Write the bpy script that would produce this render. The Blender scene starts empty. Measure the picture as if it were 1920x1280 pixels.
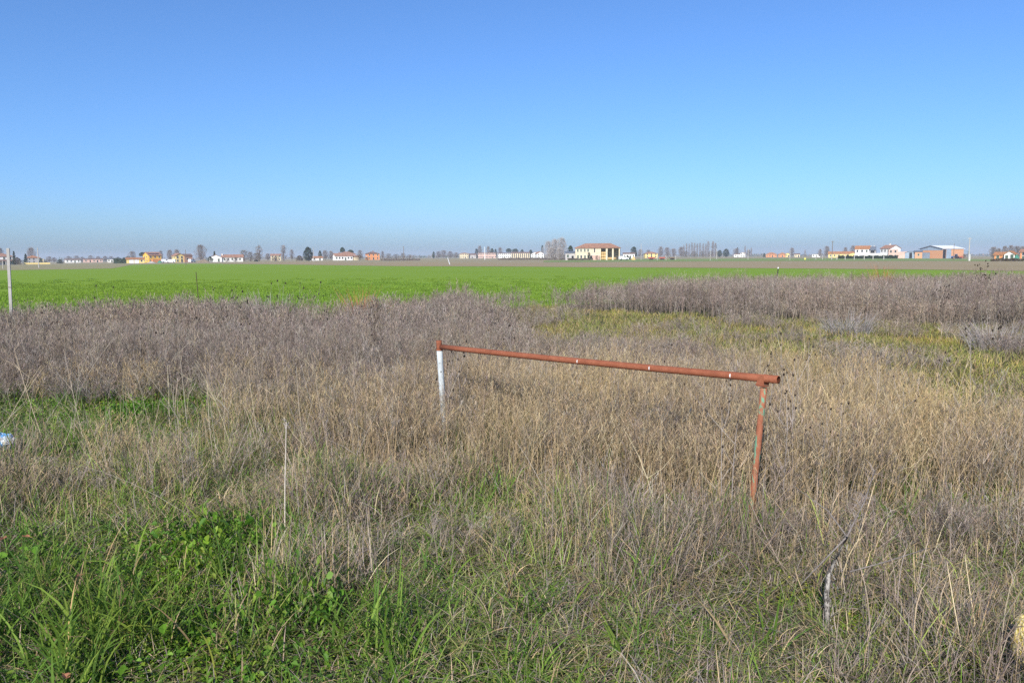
import bpy, math, random
import numpy as np
from mathutils import Vector, Matrix

R = math.radians
rnd = random.Random(7)
scene = bpy.context.scene
COL = scene.collection

# ------------------------------------------------------------------ camera, sky, sun, exposure
FPX, CX, CY = 1471.0, 960.0, 640.0        # focal length and centre in photograph pixels
CAMH, HOR, ROLL = 1.8, 481.0, 0.36
PITCH = math.degrees(math.atan((CY - HOR) / FPX))
cam_data = bpy.data.cameras.new('camera')
cam_data.sensor_width = 36.0
cam_data.lens = FPX / 1920.0 * 36.0
cam_data.clip_start, cam_data.clip_end = 0.05, 20000
cam = bpy.data.objects.new('camera', cam_data)
COL.objects.link(cam)
cam.matrix_world = Matrix.Translation((0, 0, CAMH)) @ Matrix.Rotation(R(90 - PITCH), 4, 'X') @ Matrix.Rotation(R(-ROLL), 4, 'Z')
scene.camera = cam

SUN_BEARING, SUN_EL = 198.0, 31.0          # clockwise from the view axis (+Y)
world = bpy.data.worlds.new('World')
scene.world = world
world.use_nodes = True
wn = world.node_tree
sky = wn.nodes.new('ShaderNodeTexSky')
sky.sky_type = 'NISHITA'
sky.sun_disc = False
sky.sun_elevation = R(SUN_EL)
sky.sun_rotation = R(SUN_BEARING)
sky.altitude = 0.0
sky.air_density = 0.85
sky.dust_density = 1.1
sky.ozone_density = 10.0
wn.links.new(sky.outputs[0], wn.nodes['Background'].inputs[0])
wn.nodes['Background'].inputs[1].default_value = 0.15

sun_data = bpy.data.lights.new('sun', 'SUN')
sun_data.energy = 5.0
sun_data.angle = R(0.53)
sun_data.color = (1.0, 0.945, 0.87)
sun = bpy.data.objects.new('sun', sun_data)
COL.objects.link(sun)
to_sun = Vector((math.sin(R(SUN_BEARING)) * math.cos(R(SUN_EL)), math.cos(R(SUN_BEARING)) * math.cos(R(SUN_EL)), math.sin(R(SUN_EL))))
sun.rotation_euler = to_sun.to_track_quat('Z', 'Y').to_euler()

vs = scene.view_settings
vs.view_transform = 'Standard'
vs.look = 'None'
vs.exposure = 0.25
vs.gamma = 1.0
scene.cycles.use_denoising = False
scene.cycles.max_bounces = 4
scene.cycles.diffuse_bounces = 2
scene.cycles.transparent_max_bounces = 4
scene.cycles.volume_bounces = 0

# ------------------------------------------------------------------ places
def ground_z(x, y):
    """flat near the camera, the plain falling very gently away to both sides far off"""
    if y < 60:
        return 0.0
    u = min(1.4, abs(x / y) / 0.652)
    return -0.0027 * u * u * (y - 60)

def horizon(px, far=True):
    u = (px - CX) / 960.0
    return HOR - (px - CX) * math.tan(R(ROLL)) + (4.0 * u * u if far else 0.0)

def spot(px, D):
    """ground point at forward distance D in the bearing of photograph column px (on the horizon row)"""
    x = (px - CX) / FPX * D * 1.0005
    return Vector((x, D, ground_z(x, D)))

def height_at(px, py, D):
    """height above the ground of something seen at row py, D metres off"""
    return CAMH + (horizon(px, False) - py) / FPX * D - ground_z((px - CX) / FPX * D, D)

def bearing(p):
    return math.atan2(p[0], p[1])

# ------------------------------------------------------------------ materials
MATS = {}
def node_mat(name):
    m = bpy.data.materials.new(name)
    m.use_nodes = True
    nt = m.node_tree
    b = nt.nodes['Principled BSDF']
    b.inputs['Specular IOR Level'].default_value = 0.25
    MATS[name] = m
    return m, nt, b

def ramp(nt, fac, stops):
    r = nt.nodes.new('ShaderNodeValToRGB')
    el = r.color_ramp.elements
    while len(el) < len(stops):
        el.new(0.5)
    for e, (p, c) in zip(el, stops):
        e.position = p
        e.color = (*c, 1)
    nt.links.new(fac, r.inputs[0])
    return r.outputs[0]

def noise(nt, scale, detail=4, vec=None, rough=0.6):
    n = nt.nodes.new('ShaderNodeTexNoise')
    n.inputs['Scale'].default_value = scale
    n.inputs['Detail'].default_value = detail
    n.inputs['Roughness'].default_value = rough
    if vec is not None:
        nt.links.new(vec, n.inputs['Vector'])
    return n.outputs['Fac']

def mix(nt, fac, a, b, mode='MIX'):
    m = nt.nodes.new('ShaderNodeMix')
    m.data_type = 'RGBA'
    m.blend_type = mode
    for sock, v in ((m.inputs[0], fac), (m.inputs[6], a), (m.inputs[7], b)):
        if hasattr(v, 'is_linked'):
            nt.links.new(v, sock)
        elif isinstance(v, (int, float)):
            sock.default_value = v
        else:
            sock.default_value = (*v, 1)
    return m.outputs[2]

def bump(nt, b, height, strength, dist):
    n = nt.nodes.new('ShaderNodeBump')
    n.inputs['Strength'].default_value = strength
    n.inputs['Distance'].default_value = dist
    nt.links.new(height, n.inputs['Height'])
    nt.links.new(n.outputs[0], b.inputs['Normal'])

def objpos(nt):
    return nt.nodes.new('ShaderNodeTexCoord').outputs['Object']

def worldpos(nt):
    return nt.nodes.new('ShaderNodeNewGeometry').outputs['Position']

def plain(name, col, var=0.18, scale=1.5, rough=0.85, metal=0.0):
    m, nt, b = node_mat(name)
    v = objpos(nt)
    f = noise(nt, scale, 5, v)
    lo = tuple(c * (1 - var) for c in col)
    hi = tuple(min(0.9, c * (1 + var)) for c in col)
    nt.links.new(ramp(nt, f, [(0.3, lo), (0.7, hi)]), b.inputs['Base Color'])
    b.inputs['Roughness'].default_value = rough
    b.inputs['Metallic'].default_value = metal
    return m

def stretched(nt, sx, sy, sz, src=None):
    mp = nt.nodes.new('ShaderNodeMapping')
    mp.inputs['Scale'].default_value = (sx, sy, sz)
    nt.links.new(src if src is not None else worldpos(nt), mp.inputs['Vector'])
    return mp.outputs[0]

def plant_mat(name, patch_scale, tints, inst_var=0.3, trans=0.3, rough=0.7):
    """colour per stem from the mesh, varied per clump and over the field"""
    m, nt, b = node_mat(name)
    at = nt.nodes.new('ShaderNodeAttribute')
    at.attribute_name = 'col'
    oi = nt.nodes.new('ShaderNodeObjectInfo')
    rr = nt.nodes.new('ShaderNodeMapRange')
    rr.inputs[3].default_value = 1 - inst_var
    rr.inputs[4].default_value = 1 + inst_var
    nt.links.new(oi.outputs['Random'], rr.inputs[0])
    f = noise(nt, patch_scale, 3, stretched(nt, 1, 1, 0))
    tint = ramp(nt, f, [(0.32, tints[0]), (0.5, tints[1]), (0.68, tints[2])])
    c = mix(nt, 1.0, at.outputs['Color'], tint, 'MULTIPLY')
    c = mix(nt, 1.0, c, rr.outputs[0], 'MULTIPLY')
    nt.links.new(c, b.inputs['Base Color'])
    b.inputs['Roughness'].default_value = rough
    b.inputs['Specular IOR Level'].default_value = 0.2
    if trans > 0:
        t = nt.nodes.new('ShaderNodeBsdfTranslucent')
        nt.links.new(c, t.inputs['Color'])
        ms = nt.nodes.new('ShaderNodeMixShader')
        ms.inputs[0].default_value = trans
        nt.links.new(b.outputs[0], ms.inputs[1])
        nt.links.new(t.outputs[0], ms.inputs[2])
        nt.links.new(ms.outputs[0], nt.nodes['Material Output'].inputs['Surface'])
    return m

W1 = (1, 1, 1)
M_WEED = plant_mat('grey_weed', 0.16, [(0.86, 0.82, 0.84), W1, (1.16, 1.1, 1.02)], 0.16, 0.0)
M_TAN = plant_mat('tan_grass', 0.35, [(0.8, 0.78, 0.8), W1, (1.16, 1.12, 0.86)], 0.16, 0.0)
M_TANGLE = plant_mat('dry_tangle', 0.6, [(0.78, 0.76, 0.78), W1, (1.15, 1.1, 1.0)], 0.2, 0.0)
M_GREEN = plant_mat('green_blades', 0.8, [(0.85, 0.95, 0.9), W1, (1.25, 1.08, 0.8)], 0.2, 0.35)
M_LEAF = plant_mat('green_leaves', 0.9, [(0.8, 0.92, 0.85), W1, (1.3, 1.15, 0.75)], 0.2, 0.35, 0.5)
M_WHEAT = plant_mat('wheat_blades', 0.06, [(0.92, 0.97, 1.0), W1, (1.1, 1.03, 0.9)], 0.12, 0.3)
M_FOLI = plant_mat('tree_foliage', 0.05, [W1, W1, W1], 0.0, 0.15)

def ground_mat(name, stops, s1, s2, bump_s=0.6, bump_d=0.05, lin=None):
    m, nt, b = node_mat(name)
    p = worldpos(nt)
    a = noise(nt, s1, 6, p, 0.65)
    bb = noise(nt, s2, 5, lin(nt) if lin else p, 0.7)
    mm = nt.nodes.new('ShaderNodeMath')
    mm.operation = 'MULTIPLY_ADD'
    nt.links.new(a, mm.inputs[0])
    mm.inputs[1].default_value = 0.5
    sc = nt.nodes.new('ShaderNodeMath')
    sc.operation = 'MULTIPLY'
    nt.links.new(bb, sc.inputs[0])
    sc.inputs[1].default_value = 0.5
    nt.links.new(sc.outputs[0], mm.inputs[2])
    nt.links.new(ramp(nt, mm.outputs[0], stops), b.inputs['Base Color'])
    b.inputs['Roughness'].default_value = 0.95
    b.inputs['Specular IOR Level'].default_value = 0.1
    if bump_s > 0:
        bump(nt, b, bb, bump_s, bump_d)
    return m

M_SOIL = ground_mat('thatch_soil', [(0.3, (0.05, 0.042, 0.028)), (0.48, (0.085, 0.075, 0.042)), (0.56, (0.075, 0.09, 0.03)), (0.7, (0.15, 0.125, 0.085))], 0.5, 9)
M_PLAIN = ground_mat('far_plain', [(0.32, (0.27, 0.25, 0.12)), (0.5, (0.33, 0.27, 0.16)), (0.68, (0.25, 0.27, 0.11))], 0.012, 0.15, 0, 0,
                     lin=lambda nt: stretched(nt, 0.15, 1, 1))
M_WHEATG = ground_mat('wheat_ground', [(0.3, (0.168, 0.272, 0.018)), (0.5, (0.192, 0.3, 0.022)), (0.7, (0.222, 0.325, 0.028))], 0.06, 2.5, 0, 0,
                      lin=lambda nt: stretched(nt, 0.5, 1.6, 1))
M_PLOUGH = ground_mat('ploughed_soil', [(0.3, (0.29, 0.235, 0.12)), (0.5, (0.335, 0.26, 0.145)), (0.7, (0.36, 0.295, 0.17))], 0.03, 0.9, 0, 0,
                      lin=lambda nt: stretched(nt, 0.25, 1.5, 1))
M_MEADOW = ground_mat('meadow', [(0.3, (0.17, 0.25, 0.065)), (0.5, (0.21, 0.275, 0.085)), (0.7, (0.27, 0.285, 0.12))], 0.03, 0.4, 0, 0,
                      lin=lambda nt: stretched(nt, 0.15, 1, 1))
M_STUB = ground_mat('stubble', [(0.3, (0.25, 0.24, 0.1)), (0.5, (0.3, 0.26, 0.135)), (0.7, (0.27, 0.27, 0.11))], 0.02, 0.9, 0, 0,
                    lin=lambda nt: stretched(nt, 0.15, 1.5, 1))
M_DIRT = plain('earth_heap', (0.2, 0.155, 0.1), 0.3, 0.8)

WHITE = plain('white_render', (0.74, 0.72, 0.67), 0.08, 0.4)
CREAM = plain('cream_render', (0.62, 0.52, 0.33), 0.12, 0.4)
STONE = plain('old_render', (0.62, 0.53, 0.37), 0.18, 0.5)
PINKW = plain('pink_render', (0.6, 0.4, 0.32), 0.15, 0.3)
YELLOW = plain('yellow_render', (0.72, 0.45, 0.06), 0.1, 0.3)
LEMON = plain('pale_yellow_render', (0.72, 0.56, 0.2), 0.1, 0.3)
ORANGE = plain('orange_render', (0.62, 0.25, 0.09), 0.12, 0.3)
GREYW = plain('grey_render', (0.42, 0.4, 0.38), 0.15, 0.4)
def brick_mat(name, a, b_, mortar):
    m, nt, b = node_mat(name)
    t = nt.nodes.new('ShaderNodeTexBrick')
    t.inputs['Color1'].default_value = (*a, 1)
    t.inputs['Color2'].default_value = (*b_, 1)
    t.inputs['Mortar'].default_value = (*mortar, 1)
    t.inputs['Scale'].default_value = 4
    mp = nt.nodes.new('ShaderNodeMapping')
    mp.inputs['Rotation'].default_value = (R(90), 0, 0)
    nt.links.new(objpos(nt), mp.inputs['Vector'])
    nt.links.new(mp.outputs[0], t.inputs['Vector'])
    nt.links.new(t.outputs['Color'], b.inputs['Base Color'])
    b.inputs['Roughness'].default_value = 0.9
    return m
BRICK = brick_mat('red_brick', (0.36, 0.15, 0.09), (0.42, 0.2, 0.12), (0.4, 0.33, 0.27))
BLOCK = brick_mat('hollow_brick', (0.62, 0.3, 0.14), (0.56, 0.26, 0.12), (0.5, 0.38, 0.28))
def tile_mat(name, c):
    m, nt, b = node_mat(name)
    w = nt.nodes.new('ShaderNodeTexWave')
    w.inputs['Scale'].default_value = 3.0
    nt.links.new(objpos(nt), w.inputs['Vector'])
    f = noise(nt, 0.9, 6, objpos(nt))
    cc = ramp(nt, f, [(0.3, tuple(x * 0.7 for x in c)), (0.55, c), (0.75, tuple(min(.9, x * 1.3) for x in c))])
    nt.links.new(cc, b.inputs['Base Color'])
    b.inputs['Roughness'].default_value = 0.9
    bump(nt, b, w.outputs['Fac'], 0.5, 0.05)
    return m
TILE = tile_mat('clay_tiles', (0.36, 0.19, 0.12))
TILEO = tile_mat('orange_tiles', (0.42, 0.19, 0.08))
TILED = tile_mat('dark_tiles', (0.2, 0.12, 0.09))
METALW = plain('pale_metal_roof', (0.78, 0.8, 0.82), 0.05, 0.5, 0.6)
SHEET = plain('blue_grey_sheet', (0.27, 0.34, 0.41), 0.12, 0.5, 0.6)
SHEETD = plain('dark_sheet', (0.13, 0.15, 0.18), 0.15, 0.5, 0.6)
DARK = plain('dark_opening', (0.02, 0.02, 0.022), 0.2, 1.0)
TRIM = plain('trim_paint', (0.55, 0.53, 0.48), 0.1, 1.0)
SHUT = plain('green_shutter', (0.07, 0.1, 0.07), 0.2, 1.0)
m, nt, b = node_mat('window_glass')
b.inputs['Base Color'].default_value = (0.03, 0.035, 0.045, 1)
b.inputs['Roughness'].default_value = 0.12
b.inputs['Specular IOR Level'].default_value = 0.6
GLASS = m
SOLAR = plain('solar_panel', (0.02, 0.025, 0.05), 0.2, 1.0, 0.25)
CONC = plain('concrete', (0.4, 0.38, 0.34), 0.2, 2.0)
WOOD = plain('weathered_wood', (0.16, 0.12, 0.085), 0.3, 3.0)
PALEP = plain('pale_paint', (0.72, 0.72, 0.68), 0.1, 2.0)
BARK = plain('bark', (0.13, 0.11, 0.09), 0.3, 3.0)
STRAW = plain('straw', (0.55, 0.38, 0.16), 0.3, 3.0)
REDP = plain('red_machine_paint', (0.33, 0.08, 0.05), 0.25, 2.0, 0.5)
BLUEP = plain('blue_machine_paint', (0.06, 0.13, 0.3), 0.2, 2.0, 0.5)
GREENP = plain('green_tarp', (0.05, 0.2, 0.13), 0.2, 2.0, 0.6)
VANW = plain('white_vehicle_paint', (0.75, 0.75, 0.75), 0.05, 2.0, 0.3)
TYRE = plain('tyre_rubber', (0.025, 0.025, 0.027), 0.2, 4.0)
YSIGN = plain('yellow_marker', (0.75, 0.68, 0.12), 0.1, 2.0, 0.5)

# ------------------------------------------------------------------ mesh helpers
class MB:
    def __init__(self):
        self.v, self.f, self.c = [], [], []
    def add(self, vs, fs, col=None):
        o = len(self.v)
        self.v.extend(vs)
        self.f.extend([tuple(i + o for i in f) for f in fs])
        if col is not None:
            self.c.extend([col] * len(vs))
    def box(self, x0, x1, y0, y1, z0, z1):
        self.add([(x0, y0, z0), (x1, y0, z0), (x1, y1, z0), (x0, y1, z0), (x0, y0, z1), (x1, y0, z1), (x1, y1, z1), (x0, y1, z1)],
                 [(0, 3, 2, 1), (4, 5, 6, 7), (0, 1, 5, 4), (1, 2, 6, 5), (2, 3, 7, 6), (3, 0, 4, 7)])
        return self
    def tube(self, pts, rads, n=8, cap=True, col=None):
        pts = [Vector(p) for p in pts]
        vs, fs = [], []
        up = Vector((0, 0, 1))
        for i, p in enumerate(pts):
            d = (pts[min(i + 1, len(pts) - 1)] - pts[max(i - 1, 0)]).normalized()
            a = d.cross(up if abs(d.z) < 0.9 else Vector((1, 0, 0))).normalized()
            b = d.cross(a)
            for k in range(n):
                t = 2 * math.pi * k / n
                vs.append(tuple(p + (a * math.cos(t) + b * math.sin(t)) * rads[i]))
        for i in range(len(pts) - 1):
            for k in range(n):
                fs.append((i * n + k, i * n + (k + 1) % n, (i + 1) * n + (k + 1) % n, (i + 1) * n + k))
        if cap:
            fs.append(tuple(range(n - 1, -1, -1)))
            fs.append(tuple(range((len(pts) - 1) * n, len(pts) * n)))
        self.add(vs, fs, col)
        return self
    def ribbon(self, pts, widths, side, col):
        """flat tapering strip along pts, spread along the vector side"""
        vs, fs = [], []
        for p, w in zip(pts, widths):
            vs.append((p[0] - side[0] * w / 2, p[1] - side[1] * w / 2, p[2] - side[2] * w / 2))
            vs.append((p[0] + side[0] * w / 2, p[1] + side[1] * w / 2, p[2] + side[2] * w / 2))
        for i in range(len(pts) - 1):
            fs.append((2 * i, 2 * i + 1, 2 * i + 3, 2 * i + 2))
        self.add(vs, fs, col)
    def mesh(self, name, mat, smooth=False):
        me = bpy.data.meshes.new(name)
        me.from_pydata(self.v, [], self.f)
        if mat:
            me.materials.append(mat)
        if self.c:
            at = me.color_attributes.new('col', 'FLOAT_COLOR', 'POINT')
            a = np.ones((len(self.v), 4), np.float32)
            a[:, :3] = np.array(self.c, np.float32)
            at.data.foreach_set('color', a.ravel())
        if smooth:
            me.polygons.foreach_set('use_smooth', [True] * len(me.polygons))
        me.update()
        return me
    def build(self, name, mat, parent=None, smooth=False):
        o = bpy.data.objects.new(name, self.mesh(name, mat, smooth))
        COL.objects.link(o)
        o.parent = parent
        return o

def part(name, me, parent):
    o = bpy.data.objects.new(name, me)
    COL.objects.link(o)
    o.parent = parent
    return o

def tag(o, label=None, cat=None, group=None, kind=None):
    if label: o['label'] = label
    if cat: o['category'] = cat
    if group: o['group'] = group
    if kind: o['kind'] = kind
    return o

ORD = ['first', 'second', 'third', 'fourth', 'fifth', 'sixth', 'seventh', 'eighth', 'ninth', 'tenth']
def thing(name, label, cat, loc, rz=0.0, group=None):
    o = bpy.data.objects.new(name, None)
    o.empty_display_size = 0.2
    COL.objects.link(o)
    o.location = loc
    o.rotation_euler = (0, 0, rz)
    return tag(o, label, cat, group)

# ------------------------------------------------------------------ the ground and the fields
def sheet(name, mat, cols, off, rows=10, label=None):
    """strip of land: cols = [(px, near, far)], rows spaced in depth"""
    vs, fs = [], []
    for px, n, f in cols:
        for j in range(rows + 1):
            D = n * (f / n) ** (j / rows)
            x = (px - CX) / FPX * D
            vs.append((x, D, ground_z(x, D) + off))
    for i in range(len(cols) - 1):
        for j in range(rows):
            a = i * (rows + 1) + j
            fs.append((a, a + rows + 1, a + rows + 2, a + 1))
    mb = MB()
    mb.add(vs, fs)
    o = mb.build(name, mat, smooth=True)
    return tag(o, label, kind='structure')

def dense(ctrl, step=25):
    """interpolate (px, near, far) control points in 1/distance"""
    out = []
    for (a, an, af), (b, bn, bf) in zip(ctrl, ctrl[1:]):
        k = max(1, int((b - a) / step))
        for i in range(k):
            t = i / k
            out.append((a + (b - a) * t, 1 / ((1 - t) / an + t / bn), 1 / ((1 - t) / af + t / bf)))
    out.append(ctrl[-1])
    return out

# one sheet of land to the horizon, behind the camera too
vs, fs = [], []
NA, rad = 96, [0, 6, 15, 30, 60, 90, 140, 220, 350, 550, 900, 1500, 2600, 4000]
for j, r_ in enumerate(rad):
    for i in range(NA):
        a = 2 * math.pi * i / NA
        x, y = r_ * math.sin(a), r_ * math.cos(a)
        vs.append((x, y, ground_z(x, y)))
for j in range(len(rad) - 1):
    for i in range(NA):
        fs.append((j * NA + i, j * NA + (i + 1) % NA, (j + 1) * NA + (i + 1) % NA, (j + 1) * NA + i))
mb = MB()
mb.add(vs, fs)
tag(mb.build('ground', M_PLAIN, smooth=True), 'flat olive and brown farmland reaching to the horizon', kind='structure')

mb = MB()
edge = [(-30, -6), (-26, 8), (-17, 15.5), (-12, 18.3), (-7.2, 22), (0, 27), (6, 31), (11.4, 34), (20, 36), (34, 38), (46, 36), (40, -6)]
mb.add([(x, y, 0.03) for x, y in edge], [tuple(range(len(edge)))])
tag(mb.build('weedy_plot', M_SOIL), 'bare thatchy soil of the overgrown plot', kind='structure')

wheat_far = [(-300, 10, 160), (0, 13, 158), (150, 15, 164), (215, 16, 170), (255, 16, 300), (330, 16, 330), (410, 17, 300), (500, 18, 247), (620, 19, 195), (750, 21, 160),
             (1000, 24, 138), (1100, 26, 127), (1400, 29, 110), (1700, 29, 95), (1900, 29, 83), (2200, 29, 72)]
sheet('wheat_field', M_WHEATG, dense(wheat_far), 0.015, 14, 'bright green field of young winter wheat')
sheet('ploughed_field', M_PLOUGH, dense([(420, 280, 330), (500, 247, 390), (620, 195, 380), (750, 160, 290), (900, 147, 240), (1000, 138, 215), (1100, 127, 236), (1400, 110, 242), (1700, 95, 232), (1900, 83, 222), (2200, 72, 200)]), 0.03, 10,
      'brown ploughed field behind the green wheat')
sheet('stubble_field', M_STUB, dense([(-300, 152, 330), (0, 152, 330), (150, 158, 420), (215, 164, 400), (252, 285, 400)]), 0.03, 8, 'brown fallow strip in front of the leftmost houses')
sheet('meadow_strip', M_MEADOW, dense([(1020, 240, 330), (1100, 236, 380), (1400, 242, 470), (1700, 232, 445), (1850, 224, 330), (2200, 200, 300)]), 0.045, 10,
      'narrow green meadow in front of the farmhouse and the barn')

# ------------------------------------------------------------------ vegetation of the overgrown plot
def rv(a, b):
    return rnd.uniform(a, b)

def jit(c, v=0.15, h=0.05):
    k = 1 + rv(-v, v)
    return tuple(max(0.004, x * k * (1 + rv(-h, h))) for x in c)

def hside():
    t = rv(0, 2 * math.pi)
    return (math.cos(t), math.sin(t), rv(-0.3, 0.3))

def curve_pts(base, az, lean, length, n, droop):
    """points of a stem that leans by angle lean towards az and droops more towards its tip"""
    p = list(base)
    out = [tuple(p)]
    for i in range(n):
        a = lean + droop * ((i + 1) / n) ** 2
        s = length / n
        p[0] += math.sin(a) * math.cos(az) * s
        p[1] += math.sin(a) * math.sin(az) * s
        p[2] += math.cos(a) * s
        out.append(tuple(p))
    return out

GREYS = [(0.265, 0.22, 0.183), (0.215, 0.174, 0.142), (0.33, 0.282, 0.238), (0.165, 0.132, 0.108), (0.295, 0.234, 0.168)]
TANS = [(0.41, 0.305, 0.17), (0.35, 0.258, 0.138), (0.47, 0.37, 0.225), (0.255, 0.188, 0.108), (0.36, 0.29, 0.195)]
GRNS = [(0.13, 0.23, 0.03), (0.17, 0.26, 0.045), (0.1, 0.19, 0.035), (0.23, 0.28, 0.06), (0.27, 0.28, 0.1)]

def weed_patch(n, rad, h0, h1, wk, twig):
    mb = MB()
    for _ in range(n):
        t, r_ = rv(0, 6.283), rad * math.sqrt(rnd.random())
        x, y = r_ * math.cos(t), r_ * math.sin(t)
        h = rv(h0, h1)
        col = jit(rnd.choice(GREYS))
        az, lean = rv(0, 6.283), abs(rnd.gauss(0, 0.13))
        st = curve_pts((x, y, 0), az, lean, h, 4, rv(-0.1, 0.25))
        mb.ribbon(st, [0.0045 * wk, 0.004 * wk, 0.0032 * wk, 0.0025 * wk, 0.0015 * wk], hside(), col)
        for k in range(twig):
            u = rv(0.38, 0.98)
            i = min(3, int(u * 4))
            f = u * 4 - i
            p = tuple(st[i][q] + (st[i + 1][q] - st[i][q]) * f for q in range(3))
            ln = rv(0.06, 0.26) * (1.25 - u) * h * 1.6
            a2 = rv(0, 6.283)
            c2 = jit(col, 0.22)
            br = curve_pts(p, a2, rv(0.4, 0.95), ln, 2, rv(-0.6, 0.3))
            mb.ribbon(br, [0.0022 * wk, 0.002 * wk, 0.0014 * wk], hside(), c2)
            for q in range(2):
                pp = br[1 + q]
                tw = curve_pts(pp, a2 + rv(-1.3, 1.3), rv(0.1, 0.9), rv(0.025, 0.07), 1, 0)
                mb.ribbon(tw, [0.0022 * wk, 0.0035 * wk], hside(), jit(c2, 0.25))
    return mb

def straw_patch(n, rad, h0, h1, wk, pal, lean_s=0.16, head=True, green=0.0):
    mb = MB()
    for _ in range(n):
        t, r_ = rv(0, 6.283), rad * math.sqrt(rnd.random())
        h = rv(h0, h1)
        isg = rnd.random() < green
        col = jit(rnd.choice(GRNS if isg else pal))
        az = rv(0, 6.283)
        st = curve_pts((r_ * math.cos(t), r_ * math.sin(t), 0), az, abs(rnd.gauss(0, lean_s)), h, 4, rv(0, 0.7))
        w = rv(0.0022, 0.0042) * wk
        mb.ribbon(st, [w, w * 0.9, w * 0.8, w * 0.6, w * 0.4], hside(), col)
        if head and not isg:
            for k in range(5):
                u = k / 5
                p = tuple(st[3][q] + (st[4][q] - st[3][q]) * u for q in range(3))
                tw = curve_pts(p, rv(0, 6.283), rv(0.2, 0.9), rv(0.02, 0.06), 1, 0)
                mb.ribbon(tw, [0.002 * wk, 0.003 * wk], hside(), jit(col, 0.2))
        if rnd.random() < 0.5:
            i = rnd.choice((0, 1, 2))
            lf = curve_pts(st[i], rv(0, 6.283), rv(0.5, 1.1), rv(0.08, 0.22), 3, rv(0.6, 1.8))
            mb.ribbon(lf, [0.003 * wk, 0.004 * wk, 0.003 * wk, 0.001 * wk], hside(), jit(col, 0.2))
    return mb

def tangle_patch(n, rad, green, pal, l0=0.12, l1=0.46):
    mb = MB()
    for _ in range(n):
        t, r_ = rv(0, 6.283), rad * math.sqrt(rnd.random())
        ln = rv(l0, l1)
        col = jit(rnd.choice(GRNS if rnd.random() < green else pal), 0.25)
        st = curve_pts((r_ * math.cos(t), r_ * math.sin(t), rv(0, 0.12)), rv(0, 6.283), rv(0, 1.15), ln, 4, rv(-0.3, 1.4))
        w = rv(0.002, 0.0046)
        mb.ribbon(st, [w, w, w * 0.9, w * 0.75, w * 0.3], hside(), col)
    return mb

def blade_patch(n, rad, l0, l1, w0, w1, pal, tip=0.12):
    mb = MB()
    for _ in range(n):
        t, r_ = rv(0, 6.283), rad * math.sqrt(rnd.random())
        ln = rv(l0, l1)
        col = jit(rnd.choice(pal), 0.2)
        if rnd.random() < tip:
            col = jit(rnd.choice(TANS), 0.2)
        st = curve_pts((r_ * math.cos(t), r_ * math.sin(t), 0), rv(0, 6.283), rv(0.05, 0.6), ln, 5, rv(0.2, 1.7))
        w = rv(w0, w1)
        mb.ribbon(st, [w * 0.6, w, w, w * 0.85, w * 0.55, w * 0.08], hside(), col)
    return mb

def leaf_patch(n, rad, s0, s1, zmax, pal):
    mb = MB()
    for _ in range(n):
        t, r_ = rv(0, 6.283), rad * math.sqrt(rnd.random())
        c = Vector((r_ * math.cos(t), r_ * math.sin(t), rv(0.01, zmax) * (0.4 + 0.6 * rnd.random())))
        s = rv(s0, s1)
        a, ti, ro = rv(0, 6.283), rv(-0.7, 0.7), rv(-0.6, 0.6)
        mt = Matrix.Rotation(a, 3, 'Z') @ Matrix.Rotation(ti, 3, 'X') @ Matrix.Rotation(ro, 3, 'Y')
        fold = rv(0.05, 0.3)
        raw = [(0, -1, 0), (0.55, -0.35, fold), (0.6, 0.35, fold), (0, 1.05, 0), (-0.6, 0.35, fold), (-0.55, -0.35, fold), (0, -0.35, 0), (0, 0.35, 0)]
        vs = [tuple(c + mt @ (Vector(p) * s)) for p in raw]
        mb.add(vs, [(0, 1, 6), (6, 1, 2, 7), (7, 2, 3), (0, 6, 5), (5, 6, 7, 4), (4, 7, 3)], jit(rnd.choice(pal), 0.25))
    return mb

LEAFC = [(0.1, 0.22, 0.022), (0.14, 0.27, 0.03), (0.075, 0.17, 0.022), (0.2, 0.3, 0.04)]
YGRN = [(0.3, 0.3, 0.075), (0.38, 0.34, 0.11), (0.23, 0.27, 0.06), (0.48, 0.4, 0.18)]
WHT = [(0.2, 0.325, 0.036), (0.23, 0.35, 0.04), (0.172, 0.28, 0.03)]

def protos(name, mat, makers):
    """collection of source clumps, kept out of the scene; the scatter object places them"""
    c = bpy.data.collections.new(name + '_clumps')
    for mk in makers:
        o = bpy.data.objects.new(name + '_clump', mk.mesh(name + '_clump', mat))
        c.objects.link(o)
    return c

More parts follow.
